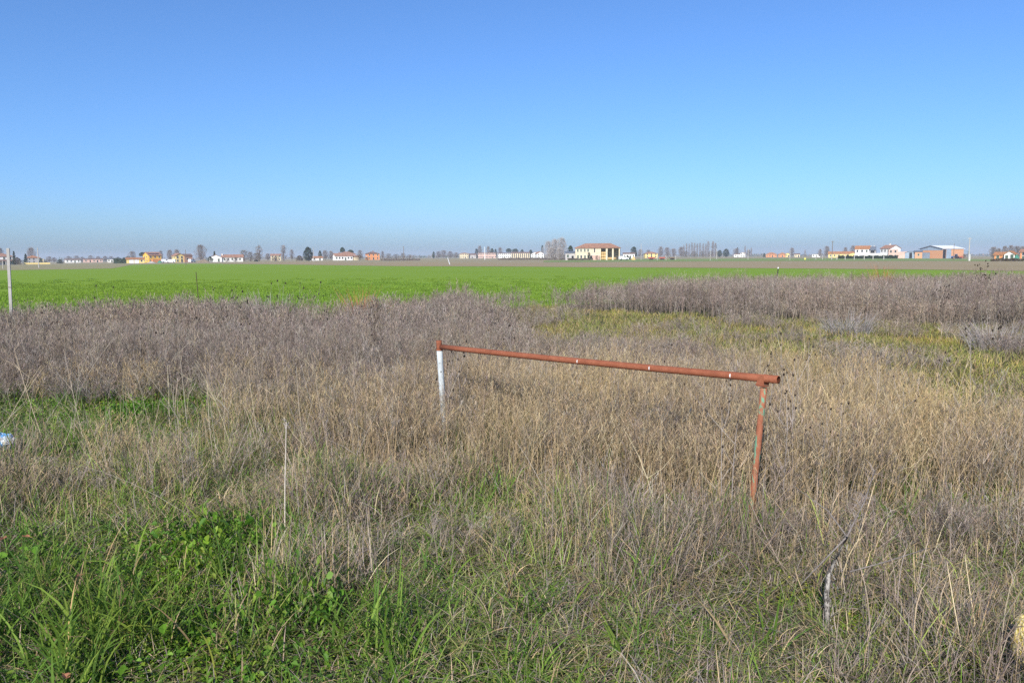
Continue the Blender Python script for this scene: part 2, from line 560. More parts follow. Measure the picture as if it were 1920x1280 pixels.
def scatter(name, label, coll, pts, n_var):
    """pts: (x, y, z, scale, zscale) -> one stuff object of clumps"""
    arr = np.array(pts, np.float32)
    n = len(arr)
    me = bpy.data.meshes.new(name)
    me.vertices.add(n)
    me.vertices.foreach_set('co', arr[:, :3].ravel())
    rs = np.random.RandomState(len(name) * 13 + n)
    rot = np.zeros((n, 3), np.float32)
    rot[:, 2] = rs.uniform(0, 6.283, n)
    rot[:, 0] = rs.normal(0, 0.05, n)
    rot[:, 1] = rs.normal(0, 0.05, n)
    sc = np.stack([arr[:, 3], arr[:, 3], arr[:, 4]], 1)
    me.attributes.new('rot', 'FLOAT_VECTOR', 'POINT').data.foreach_set('vector', rot.ravel())
    me.attributes.new('scl', 'FLOAT_VECTOR', 'POINT').data.foreach_set('vector', sc.ravel())
    me.attributes.new('idx', 'INT', 'POINT').data.foreach_set('value', rs.randint(0, n_var, n).astype(np.int32))
    o = bpy.data.objects.new(name, me)
    COL.objects.link(o)
    ng = bpy.data.node_groups.new(name, 'GeometryNodeTree')
    ng.interface.new_socket('Geometry', in_out='INPUT', socket_type='NodeSocketGeometry')
    ng.interface.new_socket('Geometry', in_out='OUTPUT', socket_type='NodeSocketGeometry')
    gi, go = ng.nodes.new('NodeGroupInput'), ng.nodes.new('NodeGroupOutput')
    ci = ng.nodes.new('GeometryNodeCollectionInfo')
    ci.inputs['Collection'].default_value = coll
    ci.inputs['Separate Children'].default_value = True
    ci.inputs['Reset Children'].default_value = True
    ip = ng.nodes.new('GeometryNodeInstanceOnPoints')
    ip.inputs['Pick Instance'].default_value = True
    def attr(nm, ty):
        a = ng.nodes.new('GeometryNodeInputNamedAttribute')
        a.data_type = ty
        a.inputs['Name'].default_value = nm
        return a.outputs['Attribute']
    ng.links.new(gi.outputs[0], ip.inputs['Points'])
    ng.links.new(ci.outputs[0], ip.inputs['Instance'])
    ng.links.new(attr('idx', 'INT'), ip.inputs['Instance Index'])
    ng.links.new(attr('rot', 'FLOAT_VECTOR'), ip.inputs['Rotation'])
    ng.links.new(attr('scl', 'FLOAT_VECTOR'), ip.inputs['Scale'])
    ng.links.new(ip.outputs[0], go.inputs[0])
    md = o.modifiers.new('scatter', 'NODES')
    md.node_group = ng
    return tag(o, label, kind='stuff')

# value noise over the plot
_rs = np.random.RandomState(3)
_grid = _rs.rand(64, 64)
def vnoise(x, y, s):
    x, y = x / s + 100.37, y / s + 57.11
    i, j = int(math.floor(x)), int(math.floor(y))
    f, g = x - i, y - j
    f, g = f * f * (3 - 2 * f), g * g * (3 - 2 * g)
    G = lambda a, b: _grid[a % 64, b % 64]
    return (G(i, j) * (1 - f) + G(i + 1, j) * f) * (1 - g) + (G(i, j + 1) * (1 - f) + G(i + 1, j + 1) * f) * g
def fnoise(x, y, s):
    return 0.6 * vnoise(x, y, s) + 0.3 * vnoise(x + 9, y - 4, s / 2.3) + 0.1 * vnoise(x - 5, y + 7, s / 5)
def sm(a, b, x):
    t = max(0.0, min(1.0, (x - a) / (b - a)))
    return t * t * (3 - 2 * t)

def far_edge(x):
    xs = [-40, -17, -12, -7.2, -4.2, -2.6, 0, 6, 11.4, 20, 34, 60]
    ys = [9, 15.5, 18.0, 20, 17.5, 20, 27, 31, 34, 35, 36, 36]
    return float(np.interp(x, xs, ys))

def swath_edges(x, y):
    """near and far limit of the low grassy swath in the bearing of x, y"""
    px = CX + x / y * FPX
    near = float(np.interp(px, [860, 1000, 1300, 1600, 1900, 2200], [22, 13.2, 11.4, 9.5, 7.4, 6.0]))
    far = float(np.interp(px, [860, 1000, 1300, 1600, 1900, 2200], [22.5, 27.5, 23, 20.6, 18.5, 16.5]))
    return near, far

def lush(x, y):
    """how green and low the growth is: the verge by the camera, lush at the left"""
    n1, n2 = fnoise(x, y, 1.3) - 0.5, fnoise(x + 5, y, 0.9) - 0.5
    px = CX + x / max(y, 0.5) * FPX
    corner = (1 - sm(330, 520, px + n1 * 420)) * (1 - sm(4.5, 5.4, y + n2 * 1.8))
    band = 0.8 * (1 - sm(150, 420, px + n1 * 520)) * sm(5.6, 6.8, y + n2 * 2) * (1 - sm(8.6, 10.4, y + n1 * 3))
    verge = 0.6 * (1 - sm(3.2, 4.2, y + n2 * 1.6)) * (1 - sm(900, 1200, px + n1 * 300))
    return max(corner, band, verge)

def visible(x, y, margin=2.2):
    return y > 1.6 and abs(x) < 0.66 * y + margin

weeds, tans, tangle, tufts, leaves, swath, stalks, weedsf, tuftc, mats, mossy = [], [], [], [], [], [], [], [], [], [], []
step = 0.30
y = 2.0
while y < 39:
    st = step if y < 12 else (0.36 if y < 20 else 0.45)
    x = -0.66 * y - 3
    while x < 0.66 * y + 3:
        px, py = x + rv(-0.5, 0.5) * st, y + rv(-0.5, 0.5) * st
        x += st
        if not visible(px, py) or py > far_edge(px) + rv(-0.8, 0.6):
            continue
        if math.hypot(px - 2.2, py - 3.1) < 0.28 or math.hypot(px - 1.48, py - 3.7) < 0.2 or math.hypot((px - 1.42) * 2, py - 3.35) < 0.4:
            mats.append((px, py, 0.03, 0.8, 0.5))
            continue
        nz, nb = fnoise(px, py, 3.2), fnoise(px + 31, py - 12, 1.2)
        sn, sf = swath_edges(px, py)
        on_path = sm(sn - 0.7, sn + 1.0, py + (nz - 0.5) * 3.0) * (1 - sm(sf - 0.7, sf + 0.5, py + (nb - 0.5) * 2.0))
        lu = lush(px, py)
        # where the tall grey weeds begin and where the tan grass stands
        tall0 = np.interp(px, [-8, -4, -2.2, -0.6, 1.5, 4, 8], [8.6, 9.0, 8.2, 8.8, 9.4, 9.2, 8.5]) + (nz - 0.5) * 2.4
        tan0 = np.interp(px, [-8, -3, -1, 0.3, 2, 4, 7], [9.5, 8.4, 6.4, 5.7, 5.3, 5.0, 5.0]) + (nb - 0.5) * 1.0
        if on_path > rnd.random():
            swath.append((px, py, 0.03, rv(0.8, 1.3), rv(0.7, 1.3)))
            if nb > 0.63:
                weedsf.append((px, py, 0.03, 0.9, rv(0.25, 0.5)))
            continue
        if py > tall0:
            hk = 0.66 + 0.5 * fnoise(px - 7, py + 3, 2.6) + (0.12 if py > 15 else 0) - 0.14 * sm(-1, -4, px) * sm(12, 16, py)
            hk *= 0.5 + 0.5 * sm(tall0, tall0 + 2.6, py)
            if py > sf:
                hk *= 0.7 + 0.3 * sm(sf, sf + 1.6, py)
            elif px > 0:
                hk *= 1 - 0.25 * sm(sn - 2.5, sn, py)
            if py < tall0 + 2.0 and px < -1.2 and rnd.random() < 0.7:
                leaves.append((px, py, 0.03, 1.2, rv(1.2, 2.6)))
                tufts.append((px, py, 0.03, 1.1, rv(0.9, 1.3)))
            if py < 14:
                weeds.append((px, py, 0.03, rv(0.9, 1.15), hk * rv(0.75, 1.1)))
            else:
                weedsf.append((px, py, 0.03, rv(0.95, 1.25), hk * rv(0.75, 1.12)))
            if py < 16 and rnd.random() < 0.3:
                tans.append((px, py, 0.03, 1.0, rv(0.5, 0.8)))
        elif py > tan0 and lu < 0.5:
            k = sm(-2.2, -0.6, px)
            if rnd.random() < 0.35 + 0.6 * k:
                tans.append((px, py, 0.03, rv(0.9, 1.2), rv(0.7, 1.05) * (0.68 + 0.5 * fnoise(px + 2, py - 9, 0.9))))
            if rnd.random() < 0.62 - 0.2 * k:
                weeds.append((px, py, 0.03, 0.9, rv(0.5, 0.8)))
            if nb > 0.55:
                tufts.append((px, py, 0.03, rv(0.8, 1.2), rv(0.8, 1.1)))
        else:
            front = 1 - sm(4.3, 6.0, py + (nb - 0.5) * 1.2)
            right = sm(-0.2, 1.6, px + (nb - 0.5))
            moss = fnoise(px + 3, py + 8, 0.8)
            cl = 0.45 + 1.3 * sm(0.3, 0.7, fnoise(px - 11, py + 6, 0.75))
            (tangle if rnd.random() < 0.85 * right else mats).append((px + rv(-.15, .15), py + rv(-.15, .15), 0.03, 1.1, rv(0.3, 0.55)))
            if py < 4.6:
                mossy.append((px + rv(-.15, .15), py + rv(-.15, .15), 0.03, 1.2, 0.6))
            if rnd.random() > 0.96 * lu:
                dry = rnd.random() < 0.35 + 0.6 * right
                (tangle if dry else mats).append((px, py, 0.03, rv(0.8, 1.2), rv(0.6, 1.1) * (1 - 0.3 * lu) * cl))
                if dry and moss < 0.55:
                    tangle.append((px + rv(-.1, .1), py + rv(-.1, .1), 0.03, rv(0.8, 1.2), rv(0.7, 1.3) * cl))
                if py > 3.9 and rnd.random() < 0.55 * cl * (1 - 0.8 * front) * (1 - lu):
                    tans.append((px, py, 0.03, 0.85, rv(0.4, 0.66) * (1 - 0.3 * front) * (0.55 + 0.4 * cl)))
                if py > 3.8 and rnd.random() < (0.2 + 0.35 * right) * (1 - 0.4 * front) * (1 - lu):
                    weeds.append((px, py, 0.03, 0.8, rv(0.3, 0.6)))
            if lu > rnd.random() or moss > 0.57:
                mound = 0.4 + 3.6 * fnoise(px - 2, py + 1, 0.6) ** 3
                tgt = leaves if lu > 0.3 else mossy
                for _ in range(3):
                    tgt.append((px + rv(-.15, .15), py + rv(-.15, .15), 0.03, rv(0.8, 1.2), mound * rv(0.7, 1.4) * (1.0 if lu > 0.3 else 0.6)))
            if rnd.random() < (0.35 + 0.5 * front) * (1 - 0.85 * right):
                (tufts if rnd.random() < 0.72 - 0.3 * lu else tuftc).append((px, py, 0.03, rv(0.8, 1.2), rv(0.7, 1.2) * (0.6 + 0.4 * cl)))
            if (lu > 0.5 and py < 3.9 and fnoise(px, py, 0.5) > 0.5) or (py < 3.7 and px < -1.3):
                tuftc.append((px + rv(-.1, .1), py, 0.03, rv(0.9, 1.2), rv(0.9, 1.2)))
        if px < -1.2 and 5.5 < py < 13 and rnd.random() < 0.13:
            stalks.append((px, py, 0.03, 1.0, rv(0.7, 1.0)))
        if rnd.random() < (0.1 if py < 10 else 0.05) * (1 - 0.9 * lu) and py > 3.0:
            stalks.append((px, py, 0.03, 1.0, rv(0.5, 1.0) if py > 5 else rv(0.35, 0.7)))
    y += st

c = protos('grey_weed', M_WEED, [weed_patch(16, 0.3, 0.55, 0.95, 1.0, 15) for _ in range(8)])
scatter('dry_weeds', 'dry grey weeds standing thick across the middle of the plot', c, weeds, 8)
c = protos('far_weed', M_WEED, [weed_patch(15, 0.36, 0.6, 0.95, 1.9, 11) for _ in range(8)])
scatter('distant_weeds', 'dry grey mauve weeds along the far edge of the plot', c, weedsf, 8)
c = protos('tan_straw', M_TAN, [straw_patch(60, 0.28, 0.45, 0.85, 1.0, TANS, 0.15) for _ in range(7)])
scatter('tan_grass', 'dry tan grass standing around the rusty pipe barrier', c, tans, 7)
c = protos('tangle', M_TANGLE, [tangle_patch(190, 0.3, 0.1, TANS + GREYS + GREYS, 0.06, 0.3) for _ in range(7)])
scatter('dead_grass', 'tangle of bent dead grass in the foreground', c, tangle, 7)
c = protos('mat', M_TANGLE, [tangle_patch(200, 0.28, 0.6, TANS + GREYS[:3], 0.08, 0.28) for _ in range(6)])
scatter('matted_grass', 'matted half green half dead grass of the foreground', c, mats, 6)
c = protos('tuft', M_GREEN, [blade_patch(55, 0.17, 0.12, 0.34, 0.0035, 0.0075, GRNS, 0.15) for _ in range(6)])
scatter('green_grass', 'green grass growing up through the dead stalks', c, tufts, 6)
c = protos('coarse_tuft', M_GREEN, [blade_patch(26, 0.12, 0.2, 0.42, 0.006, 0.012, GRNS[:3], 0.08) for _ in range(5)])
scatter('coarse_grass', 'coarse broad bladed green grass of the verge', c, tuftc, 5)
c = protos('leaf', M_LEAF, [leaf_patch(210, 0.24, 0.006, 0.017, 0.1, LEAFC) for _ in range(6)])
scatter('ground_cover', 'low leafy green weeds covering the verge', c, leaves, 6)
c = protos('broad_leaf', M_LEAF, [leaf_patch(26, 0.2, 0.02, 0.036, 0.2, LEAFC[:3]) for _ in range(5)])
scatter('broad_leaved_weeds', 'broad leaved green weeds rising from the verge at bottom left', c, [p_ for p_ in leaves[::9] if p_[1] < 5.2 and p_[0] < -0.8], 5)
c = protos('moss', M_LEAF, [leaf_patch(200, 0.22, 0.004, 0.01, 0.08, [(0.24, 0.31, 0.04), (0.18, 0.27, 0.035), (0.3, 0.33, 0.06)]) for _ in range(5)])
scatter('moss_patches', 'mossy yellow green patches between the dead stalks', c, mossy, 5)
c = protos('swath', M_GREEN, [blade_patch(60, 0.3, 0.06, 0.2, 0.006, 0.012, YGRN, 0.3) for _ in range(5)])
scatter('low_grass', 'low yellowish green grass along the open swath', c, swath, 5)

def stalk_patch():
    mb = MB()
    for _ in range(3):
        col = jit(rnd.choice([(0.4, 0.34, 0.26), (0.32, 0.275, 0.225), (0.22, 0.18, 0.145), (0.44, 0.37, 0.26)]), 0.15)
        st = curve_pts((rv(-.15, .15), rv(-.15, .15), 0), rv(0, 6.283), abs(rnd.gauss(0, 0.45)), rv(0.6, 1.15), 5, rv(-0.2, 0.4))
        mb.tube(st, [0.0026, 0.0024, 0.0021, 0.0018, 0.0014, 0.0009], 3, False, col)
        for k in range(rnd.choice((0, 3, 5))):
            i = rnd.choice((2, 3, 4))
            br = curve_pts(st[i], rv(0, 6.283), rv(0.4, 1.0), rv(0.08, 0.28), 2, rv(-0.5, 0.3))
            mb.tube(br, [0.0018, 0.0014, 0.0009], 3, False, col)
    return mb
c = protos('stalk', M_TANGLE, [stalk_patch() for _ in range(10)])
scatter('loose_stalks', 'pale bare stalks leaning about among the weeds', c, stalks, 10)

# young wheat in drilled rows
def wheat_patch(w, k, hh):
    mb = MB()
    nrow = int(1.0 / 0.17)
    for r_ in range(nrow):
        for q in range(k):
            x0, y0 = -0.5 + q / k + rv(-.04, .04), -0.5 + (r_ + 0.5) / nrow + rv(-.02, .02)
            for _ in range(3):
                st = curve_pts((x0, y0, 0), rv(0, 6.283), rv(0.1, 0.7), rv(0.07, 0.15) * hh, 2, rv(0.2, 0.9))
                mb.ribbon(st, [w, w, w * 0.3], hside(), jit(rnd.choice(WHT), 0.18))
    return mb
wh = []
y = 15.0
while y < 78:
    s_ = 0.92
    x = -0.66 * y - 4
    while x < 0.66 * y + 4:
        fe = far_edge(x)
        if y > fe - 1.0 and rnd.random() < 1 - sm(26, 74, y):
            wh.append((x, y, ground_z(x, y) + 0.018, 1.0, rv(0.85, 1.15)))
        x += s_
    y += s_
c = protos('wheat', M_WHEAT, [wheat_patch(0.014, 14, 1.0) for _ in range(4)])
scatter('young_wheat', 'rows of young green wheat beyond the weeds', c, wh, 4)
#@@PART2

# ------------------------------------------------------------------ trees (unit height meshes, shared, scaled per tree)
TWIGC = [(0.2, 0.165, 0.14), (0.26, 0.21, 0.18), (0.16, 0.13, 0.115), (0.3, 0.25, 0.22)]
EVERC = [(0.03, 0.055, 0.022), (0.045, 0.075, 0.03), (0.02, 0.04, 0.018), (0.06, 0.085, 0.035)]
BROWNC = [(0.15, 0.1, 0.075), (0.2, 0.13, 0.09), (0.11, 0.09, 0.06), (0.13, 0.13, 0.055)]

def trunk_mesh(h, r0, lean=0.03, limbs=5, spread=0.25, top=0.85):
    mb = MB()
    pts = [(rv(-lean, lean) * k, rv(-lean, lean) * k, h * k / 4) for k in range(5)]
    mb.tube(pts, [r0, r0 * 0.8, r0 * 0.65, r0 * 0.5, r0 * 0.3], 7)
    for _ in range(limbs):
        z = rv(0.45, 0.95) * h
        a = rv(0, 6.283)
        st = curve_pts((0, 0, z), a, rv(0.3, 0.8), rv(0.6, 1.0) * spread, 3, rv(-0.5, 0.1))
        mb.tube(st, [r0 * 0.45, r0 * 0.33, r0 * 0.22, r0 * 0.1], 5)
    return mb.mesh('trunk', BARK)

def bare_crown(n, rx, z0, z1, shape=1.0, w=0.006, pal=TWIGC):
    mb = MB()
    lobes = [(rv(0, 6.283), rv(0.7, 1.1)) for _ in range(5)]
    for _ in range(n):
        u = rnd.random()
        z = z0 + (z1 - z0) * u
        env = math.sin(math.pi * min(1, (u * 0.88 + 0.08))) ** (0.6 * shape)
        a = rv(0, 6.283)
        k = 0.75 + 0.35 * math.sin(a * 2 + lobes[0][0]) * 0.5 + 0.2 * math.sin(a * 3 + lobes[1][0] + u * 6)
        r_ = rx * env * k * rnd.random() ** 0.6
        p = (r_ * math.cos(a), r_ * math.sin(a), z)
        ln = rv(0.06, 0.17) * (0.6 + rx)
        st = curve_pts(p, a + rv(-0.9, 0.9), rv(0.1, 0.9) * min(1.0, rx * 3), ln, 2, rv(-0.5, 0.2))
        mb.ribbon(st, [w, w * 0.8, w * 0.3], hside(), jit(rnd.choice(pal), 0.2))
    return mb.mesh('crown', M_FOLI)

def leafy_crown(n, env, s, pal):
    """env(u, a) -> (radius, z) of the outline; small leaf clumps through the volume"""
    mb = MB()
    for _ in range(n):
        u, a = rnd.random(), rv(0, 6.283)
        r_, z = env(u, a)
        r_ *= rnd.random() ** 0.4
        c = Vector((r_ * math.cos(a), r_ * math.sin(a), z))
        mt = Matrix.Rotation(rv(0, 6.283), 3, 'Z') @ Matrix.Rotation(rv(-1.2, 1.2), 3, 'X')
        k = s * rv(0.6, 1.4)
        raw = [(-k, -0.5 * k, 0), (0.2 * k, -0.7 * k, 0.2 * k), (k, 0.1 * k, 0), (0.1 * k, 0.6 * k, -0.2 * k)]
        mb.add([tuple(c + mt @ Vector(p)) for p in raw], [(0, 1, 2), (0, 2, 3)], jit(rnd.choice(pal), 0.35))
    return mb.mesh('crown', M_FOLI)

def conifer_env(u, a):
    return (0.2 * (1 - u) ** 0.85 * (0.72 + 0.28 * math.sin(u * 34 + math.sin(a * 3))) + 0.01, 0.08 + 0.92 * u)
def round_env(u, a):
    t = u * 0.94 + 0.05
    return (0.42 * math.sin(math.pi * t) ** 0.55 * (0.85 + 0.15 * math.sin(3 * a + 5 * u)), 0.08 + 0.92 * u)
def dense_env(u, a):
    return (0.36 * math.sin(math.pi * (u * 0.85 + 0.14)) ** 0.7 * (0.85 + 0.15 * math.sin(3 * a + 7 * u)), 0.02 + 0.98 * u ** 0.9)
def pine_env(u, a):
    return (0.5 * math.sin(math.pi * (0.25 + u * 0.7)) ** 0.6 * (0.88 + 0.12 * math.sin(4 * a)), 0.62 + 0.36 * u)
def cypress_env(u, a):
    return (0.085 * math.sin(math.pi * (u * 0.9 + 0.09)) ** 0.5, 0.03 + 0.97 * u)
def shrub_env(u, a):
    return (0.75 * math.sqrt(max(0, 1 - u * u)) * (0.85 + 0.15 * math.sin(4 * a + 6 * u)), 0.95 * u + 0.03)

TREE = {
    'bare': [(trunk_mesh(0.5, 0.026, limbs=8, spread=0.35), bare_crown(1500, 0.36, 0.16, 0.97, w=0.0075)) for _ in range(3)],
    'greytree': [(trunk_mesh(0.5, 0.02, limbs=8, spread=0.35), bare_crown(1900, 0.38, 0.08, 0.97, 0.8, 0.0075, [(0.4, 0.37, 0.34), (0.5, 0.46, 0.43), (0.32, 0.29, 0.27)])) for _ in range(3)],
    'poplar': [(trunk_mesh(0.85, 0.014, 0.006, 3, 0.1), bare_crown(420, 0.085, 0.1, 1.0, 0.8, 0.006)) for _ in range(3)],
    'conifer': [(trunk_mesh(0.6, 0.02, 0.004, 2, 0.1), leafy_crown(900, conifer_env, 0.035, EVERC)) for _ in range(2)],
    'evergreen': [(trunk_mesh(0.5, 0.03, 0.01, 4, 0.2), leafy_crown(1100, dense_env, 0.045, EVERC)) for _ in range(2)],
    'roundtree': [(trunk_mesh(0.5, 0.03, 0.01, 4, 0.25), leafy_crown(1000, round_env, 0.05, EVERC)) for _ in range(2)],
    'pine': [(trunk_mesh(0.75, 0.025, 0.01, 4, 0.2), leafy_crown(700, pine_env, 0.05, EVERC))],
    'cypress': [(trunk_mesh(0.4, 0.015, 0.003, 0), leafy_crown(500, cypress_env, 0.028, EVERC))],
    'brush': [(trunk_mesh(0.5, 0.03, 0.05, 8, 0.5), bare_crown(800, 0.62, 0.03, 0.98, 0.7, 0.014, BROWNC)) for _ in range(2)],
    'shrub': [(trunk_mesh(0.4, 0.03, 0.03, 5, 0.4), leafy_crown(700, shrub_env, 0.07, EVERC)) for _ in range(2)],
    'redshrub': [(trunk_mesh(0.4, 0.03, 0.03, 5, 0.4), leafy_crown(700, shrub_env, 0.07, BROWNC)) for _ in range(2)],
}
NAMES = {'bare': 'bare_tree', 'greytree': 'bare_tree', 'poplar': 'poplar_tree', 'conifer': 'conifer_tree', 'evergreen': 'evergreen_tree', 'roundtree': 'evergreen_tree',
         'pine': 'pine_tree', 'cypress': 'cypress_tree', 'brush': 'bare_shrub', 'shrub': 'evergreen_shrub', 'redshrub': 'brown_shrub'}
HALFW = {'bare': 0.36, 'greytree': 0.38, 'poplar': 0.095, 'conifer': 0.2, 'evergreen': 0.36, 'roundtree': 0.42, 'pine': 0.5, 'cypress': 0.085, 'brush': 0.62, 'shrub': 0.75, 'redshrub': 0.75}
def tree(kind, px, wpx, ytop, D, label, group=None):
    p = spot(px, D)
    h = max(0.8, height_at(px, ytop, D))
    w = wpx / FPX * D
    t = thing(NAMES[kind], label, 'shrub' if 'shrub' in NAMES[kind] else 'tree', p, rv(0, 6.283), group)
    s = w / (2 * HALFW[kind])
    t.scale = (s, s, h)
    tm, cm = rnd.choice(TREE[kind])
    part('trunk', tm, t)
    part('crown', cm, t)
    return t

# ------------------------------------------------------------------ houses
def prism_roof(w, d, z0, h, over, kind):
    """roof solid over a w x d block, centred, eaves at z0"""
    a, b = w / 2 + over, d / 2 + over
    t = 0.16
    mb = MB()
    e = [(-a, -b, z0), (a, -b, z0), (a, b, z0), (-a, b, z0)]
    eb = [(x, y, z - t) for x, y, z in e]
    if kind in ('gx', 'gy'):
        # two pitched slabs that leave the gable walls open to view
        P = [(-b if kind == 'gx' else -a, z0), (0, z0 + h), (b if kind == 'gx' else a, z0)]
        for end in ((-a, a) if kind == 'gx' else (-b, b),):
            vs = []
            for q in end:
                for dz in (0, -t):
                    for s_, z in P:
                        vs.append((q, s_, z + dz) if kind == 'gx' else (s_, q, z + dz))
            mb.add(vs, [(0, 6, 7, 1), (1, 7, 8, 2), (4, 10, 9, 3), (5, 11, 10, 4), (0, 1, 4, 3), (1, 2, 5, 4), (7, 6, 9, 10), (8, 7, 10, 11), (0, 3, 9, 6), (2, 8, 11, 5)])
        return mb
    k = max(0.3, a - b * 0.95)
    rg = [(-k, 0, z0 + h), (k, 0, z0 + h)]
    top = [(0, 1, 9, 8), (2, 3, 8, 9), (1, 2, 9), (3, 0, 8)]
    mb.add(e + eb + rg, top + [(4, 5, 1, 0), (5, 6, 2, 1), (6, 7, 3, 2), (7, 4, 0, 3), (7, 6, 5, 4)])
    return mb

def block(root, w, d, h, rh, roof, wm, rm, cx=0.0, cy=0.0, over=0.4, wall_name='wall'):
    mb = MB()
    a, b = w / 2, d / 2
    if roof in ('gx', 'gy') and rh > 0:
        if roof == 'gx':
            ez = h + rh * over / (b + over) - 0.2
            prof = [(-b, 0), (b, 0), (b, ez), (0, h + rh - 0.2), (-b, ez)]
            n = len(prof)
            vs = [(-a, y, z) for y, z in prof] + [(a, y, z) for y, z in prof]
        else:
            ez = h + rh * over / (a + over) - 0.2
            prof = [(-a, 0), (a, 0), (a, ez), (0, h + rh - 0.2), (-a, ez)]
            n = len(prof)
            vs = [(x, -b, z) for x, z in prof] + [(x, b, z) for x, z in prof]
        fs = [tuple(range(n)), tuple(range(2 * n - 1, n - 1, -1))] + [(i, (i + 1) % n, n + (i + 1) % n, n + i) for i in range(n)]
        mb.add(vs, fs)
    else:
        mb.box(-a, a, -b, b, 0, h - 0.17 if rh > 0 else h)
    wo = mb.build(wall_name, wm, root)
    wo.location = (cx, cy, 0)
    ro = None
    if rh > 0:
        ro = prism_roof(w, d, h, rh, over, roof).build('roof', rm, root)
        ro.location = (cx, cy, 0)
    return wo, ro

WINM, PANEM = {}, {}
def window(root, x, y, z, w, h, face='f', frame=TRIM, pane=GLASS, name='window'):
    """window on the front (f, normal -y), left (l, normal -x) or right (r) face at its centre x, y, z"""
    k = (round(w, 2), round(h, 2), frame.name, pane.name)
    if k not in WINM:
        f = 0.09
        mb = MB()
        mb.box(-w / 2 - f, w / 2 + f, -0.06, 0.05, h / 2, h / 2 + f).box(-w / 2 - f - 0.05, w / 2 + f + 0.05, -0.1, 0.05, -h / 2 - f, -h / 2)
        mb.box(-w / 2 - f, -w / 2, -0.06, 0.05, -h / 2, h / 2).box(w / 2, w / 2 + f, -0.06, 0.05, -h / 2, h / 2)
        WINM[k] = mb.mesh(name, frame)
        PANEM[k] = MB().box(-w / 2 + 0.002, w / 2 - 0.002, -0.03, 0.04, -h / 2 + 0.002, h / 2 - 0.002).mesh('pane', pane)
    o = part(name, WINM[k], root)
    o.location = (x, y, z)
    o.rotation_euler = (0, 0, {'f': 0, 'l': -math.pi / 2, 'r': math.pi / 2}[face])
    part('pane', PANEM[k], o)
    return o

def chimney(root, x, y, z, h, m=None):
    mb = MB().box(-0.35, 0.35, -0.3, 0.3, 0, h).box(-0.45, 0.45, -0.4, 0.4, h, h + 0.12)
    o = mb.build('chimney', m or TILE, root)
    o.location = (x, y, z)

def house(name, label, cat, px, D, w, d, h, rh, roof, wm, rm, yaw=0.0, floors=1, nwin=3, door=True, chim=None, group=None, over=0.4, side=None, win=(0.9, 1.2)):
    p = spot(px, D)
    root = thing(name, label, cat, p, -bearing(p) + R(yaw), group)
    block(root, w, d, h, rh, roof, wm, rm, 0, d / 2, over)
    for f in range(floors):
        z = (f + 0.55) * h / floors
        for i in range(nwin):
            x = -w / 2 + (i + 0.5) * w / nwin
            if door and f == 0 and i == nwin // 2:
                window(root, x, -0.002, 1.06, 1.0, 1.92, 'f', TRIM, DARK if wm is not WHITE else SHUT, 'door')
            else:
                window(root, x, -0.002, z, win[0], win[1], 'f', TRIM, GLASS if (i + f) % 3 else SHUT)
        if side:
            for i in range(2):
                yy = d * (0.3 + 0.4 * i)
                window(root, -w / 2 - 0.002 if side == 'l' else w / 2 + 0.002, yy, z, win[0], win[1], side, TRIM, GLASS)
    if chim:
        chimney(root, chim[0], d / 2, h + rh * 0.5, rh * 0.5 + 0.7, chim[1] if len(chim) > 1 else None)
    return root

# -- far left
r = house('white_house', 'two storey white house with a porch roof at the far left, beside a dark conifer', 'house', 9, 440, 12.0, 9, 4.7, 1.7, 'hip', WHITE, TILE, 8, 2, 4)
pr = MB()
pr.add([(-5.5, -2.4, 2.2), (6, -2.4, 2.2), (6, -0.1, 2.9), (-5.5, -0.1, 2.9), (-5.5, -2.4, 2.05), (6, -2.4, 2.05), (6, -0.1, 2.75), (-5.5, -0.1, 2.75)],
       [(0, 1, 2, 3), (7, 6, 5, 4), (0, 4, 5, 1), (1, 5, 6, 2), (3, 7, 4, 0)])
pr.build('porch_roof', TILED, r)
for k in range(4):
    MB().box(-0.12, 0.12, -0.12, 0.12, 0, 2.1).build('porch_post', TRIM, r).location = (-5 + k * 3.4, -2.1, 0)

r = house('country_house', 'house with a red tiled hip roof behind the long low yellow garden wall', 'house', 70, 570, 8.4, 8, 4.3, 1.6, 'hip', GREYW, TILEO, 10, 2, 3)
b_ = MB().box(4.22, 6.3, 0.4, 6, 0, 3.6).build('side_wing', CREAM, r)
p = spot(75.5, 455)
r = thing('garden_wall', 'long low pale yellow garden wall beside the grey utility pole', 'wall', p, -bearing(p))
MB().box(-6.6, 6.6, -0.15, 0.15, -0.2, 0.95).build('wall', LEMON, r)
MB().box(-6.7, 6.7, -0.24, 0.24, 0.952, 1.06).build('coping', TRIM, r)
house('low_house', 'small white house with a dark roof, left of the two pinkish houses', 'house', 143, 690, 11.5, 8, 2.7, 0.9, 'gx', WHITE, TILED, 5, 1, 4)
house('pink_house', 'left of two small pinkish white houses before the dark hedge', 'house', 171, 720, 7.0, 8, 2.9, 0.8, 'gx', PINKW, TILED, 4, 1, 2)
house('pink_house', 'right of two small pinkish white houses before the dark hedge', 'house', 188.5, 720, 8.3, 8, 3.0, 0.8, 'gx', PINKW, TILED, 4, 1, 3)
house('low_shed', 'small white and grey shed touching the dark evergreen hedge', 'shed', 212.5, 640, 4.2, 5, 2.9, 0.6, 'gx', WHITE, SHEETD, 0, 1, 2)

